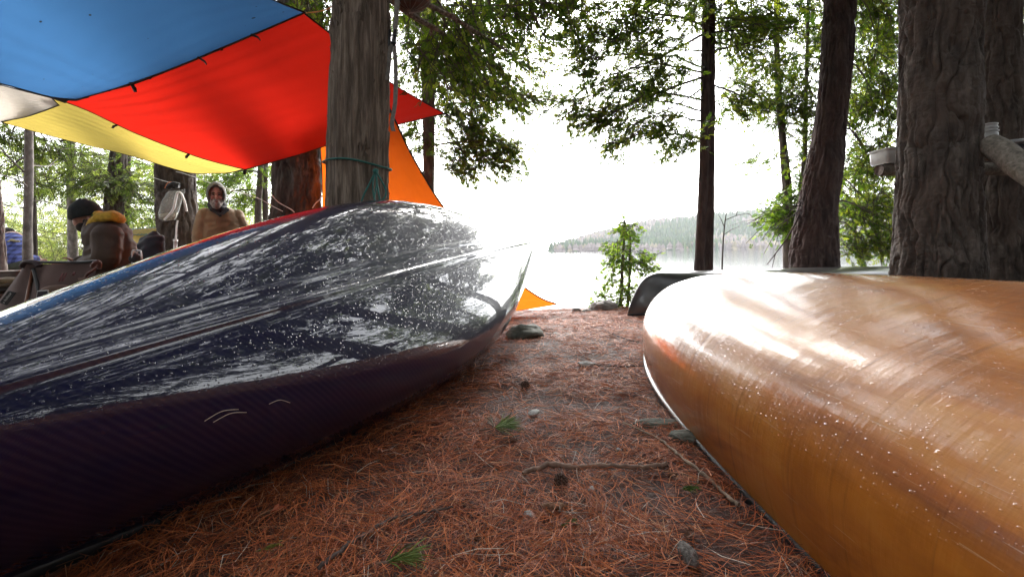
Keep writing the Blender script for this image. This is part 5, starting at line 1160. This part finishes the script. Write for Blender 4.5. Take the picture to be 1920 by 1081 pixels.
def cone(label, px, py, L, ang):
    c = gpix(px, py)+np.array([0, 0, .014]); t = thing('pine_cone', label, 'pine cone', c); rot = np.array(Matrix.Rotation(ang, 3, 'Z') @ Matrix.Rotation(R(90), 3, 'Y')); mb = MB(); mb.ell(c, (.006, .006, L/2), rot)
    for k in range(60):
        u = (k+.5)/60; a = k*2.4; r = .016*math.sin(math.pi*(.12+.8*u)); q = np.array([math.cos(a)*r, math.sin(a)*r, (u-.5)*L]); mb.ell(c+rot @ q, (.0055, .0035, .003), rot @ np.array(Matrix.Rotation(a, 3, 'Z')), 8, 6)
    mb.build('scales', m_cone, t)
cone('brown pine cone just below the crooked stick', 1052, 911, .032, .4); cone('dark pine cone far up the path', 985, 727, .045, 1.2)
bit('wood_chip', 'reddish wood chip lying crosswise below the crooked stick', 'wood chip', 1038, 957, (.034, .011, .008), m_wood, 0, .012, .12)
bit('wood_chunk', 'weathered grey chunk of wood at the bottom right of the path', 'wood chunk', 1290, 1050, (.017, .036, .014), m_gw, 0, .012, .15)
bit('lichen', 'pale lichen flake right of the green pine sprig', 'lichen', 1001, 776, (.020, .024, .008), m_lich, 3); bit('lichen', 'pale lichen flake left of the reddish wood chip', 'lichen', 992, 968, (.016, .011, .006), m_lich, 5); bit('lichen', 'small white flake below the right half of the crooked stick', 'lichen', 1110, 920, (.010, .008, .005), m_lich, 6); bit('lichen', 'small white flake above the crooked stick towards the amber canoe', 'lichen', 1160, 846, (.009, .008, .005), m_lich, 7); bit('lichen', 'tiny white flake far up the path near the lichen rock', 'lichen', 1042, 627, (.022, .02, .010), m_lich, 8); bit('lichen', 'white flake near the near end of the dark canoe', 'lichen', 106, 1056, (.014, .009, .005), m_lich, 9, .004)
def leaf(label, px, py, sz, ang, mat):
    sz *= .62; c = gpix(px, py)+np.array([0, 0, .009]); G = []
    for u in np.linspace(0, 1, 9):
        w = .36*math.sin(math.pi*min(1, u*.97+.03))**.7*(1+.3*math.sin(u*26)); G.append([((u-.5), v_*w+.12*math.sin(3*u), .75*abs(v_)**1.5*w+.35*(u-.5)**2+.08*math.sin(9*u+5*v_)) for v_ in np.linspace(-1, 1, 7)])
    G = np.array(G)*sz @ np.array(Matrix.Rotation(ang, 3, 'Z')).T+c; o = MB().grid(G).build('fallen_leaf', mat, None, loc=c); return tag(o, label, 'leaf')
leaf('orange-red dead leaf in the needles below the dark canoe', 524, 964, .05, .6, m_lf2); leaf('brown curled leaf beside the orange-red leaf', 500, 972, .05, 2.2, m_lf); leaf('brown dead leaf right of the crooked stick', 1262, 900, .05, .3, m_lf); leaf('brown leaf above the crooked stick', 1060, 868, .045, 1.4, m_lf); leaf('curled brown leaf above the grey wood chunk', 1295, 1012, .05, .9, m_lf); leaf('brown leaf at the lower middle of the path', 900, 1020, .045, .2, m_lf)
leaf('red leaf just behind the bow of the dark canoe', 1080, 618, .08, .5, m_lf2); leaf('brown leaf under the green pine sprig', 960, 833, .06, 2.9, m_lf)
# three needles stuck on the wet carbon hull
def hull_pt(px, py):
    best = None; p = G1.reshape(-1, 3); x = p[:, 0]; X_ = p[:, 0]/np.maximum(p[:, 1], .05)*F; Z_ = -(p[:, 2]-HC)/np.maximum(p[:, 1], .05)*F; c_, s2_ = math.cos(ROLL), math.sin(ROLL); u_ = 960+X_*c_+Z_*s2_; v_ = HY-X_*s2_+Z_*c_
    dd = np.hypot(u_-px, v_-py); k = np.where(dd < 14)[0]; i = k[np.argmin(np.linalg.norm(p[k]-np.array([0, 0, HC]), axis=1))]; return p[i]+(np.array([0, 0, HC])-p[i])*.006
for lb_, pa in (('upper of two pale pine needles stuck on the dark canoe', [(393, 798), (415, 788), (452, 780)]), ('lower of two pale pine needles stuck on the dark canoe', [(397, 802), (425, 790), (462, 784)]), ('single pale pine needle stuck on the dark canoe', [(510, 769), (530, 767), (548, 766)])):
    q0, q1 = hull_pt(*pa[0]), hull_pt(*pa[-1]); pts = [q0, (q0+q1)/2+np.array([0, 0, .008])+(np.array([0, 0, HC])-q0)*.004, q1]; o = MB().tube(smoothpath(pts, 12), [.0008]*12, 6).build('pine_needle', simple('dry_needle', (.42, .36, .30), .6), None, loc=pts[0]); tag(o, lb_, 'pine needle')
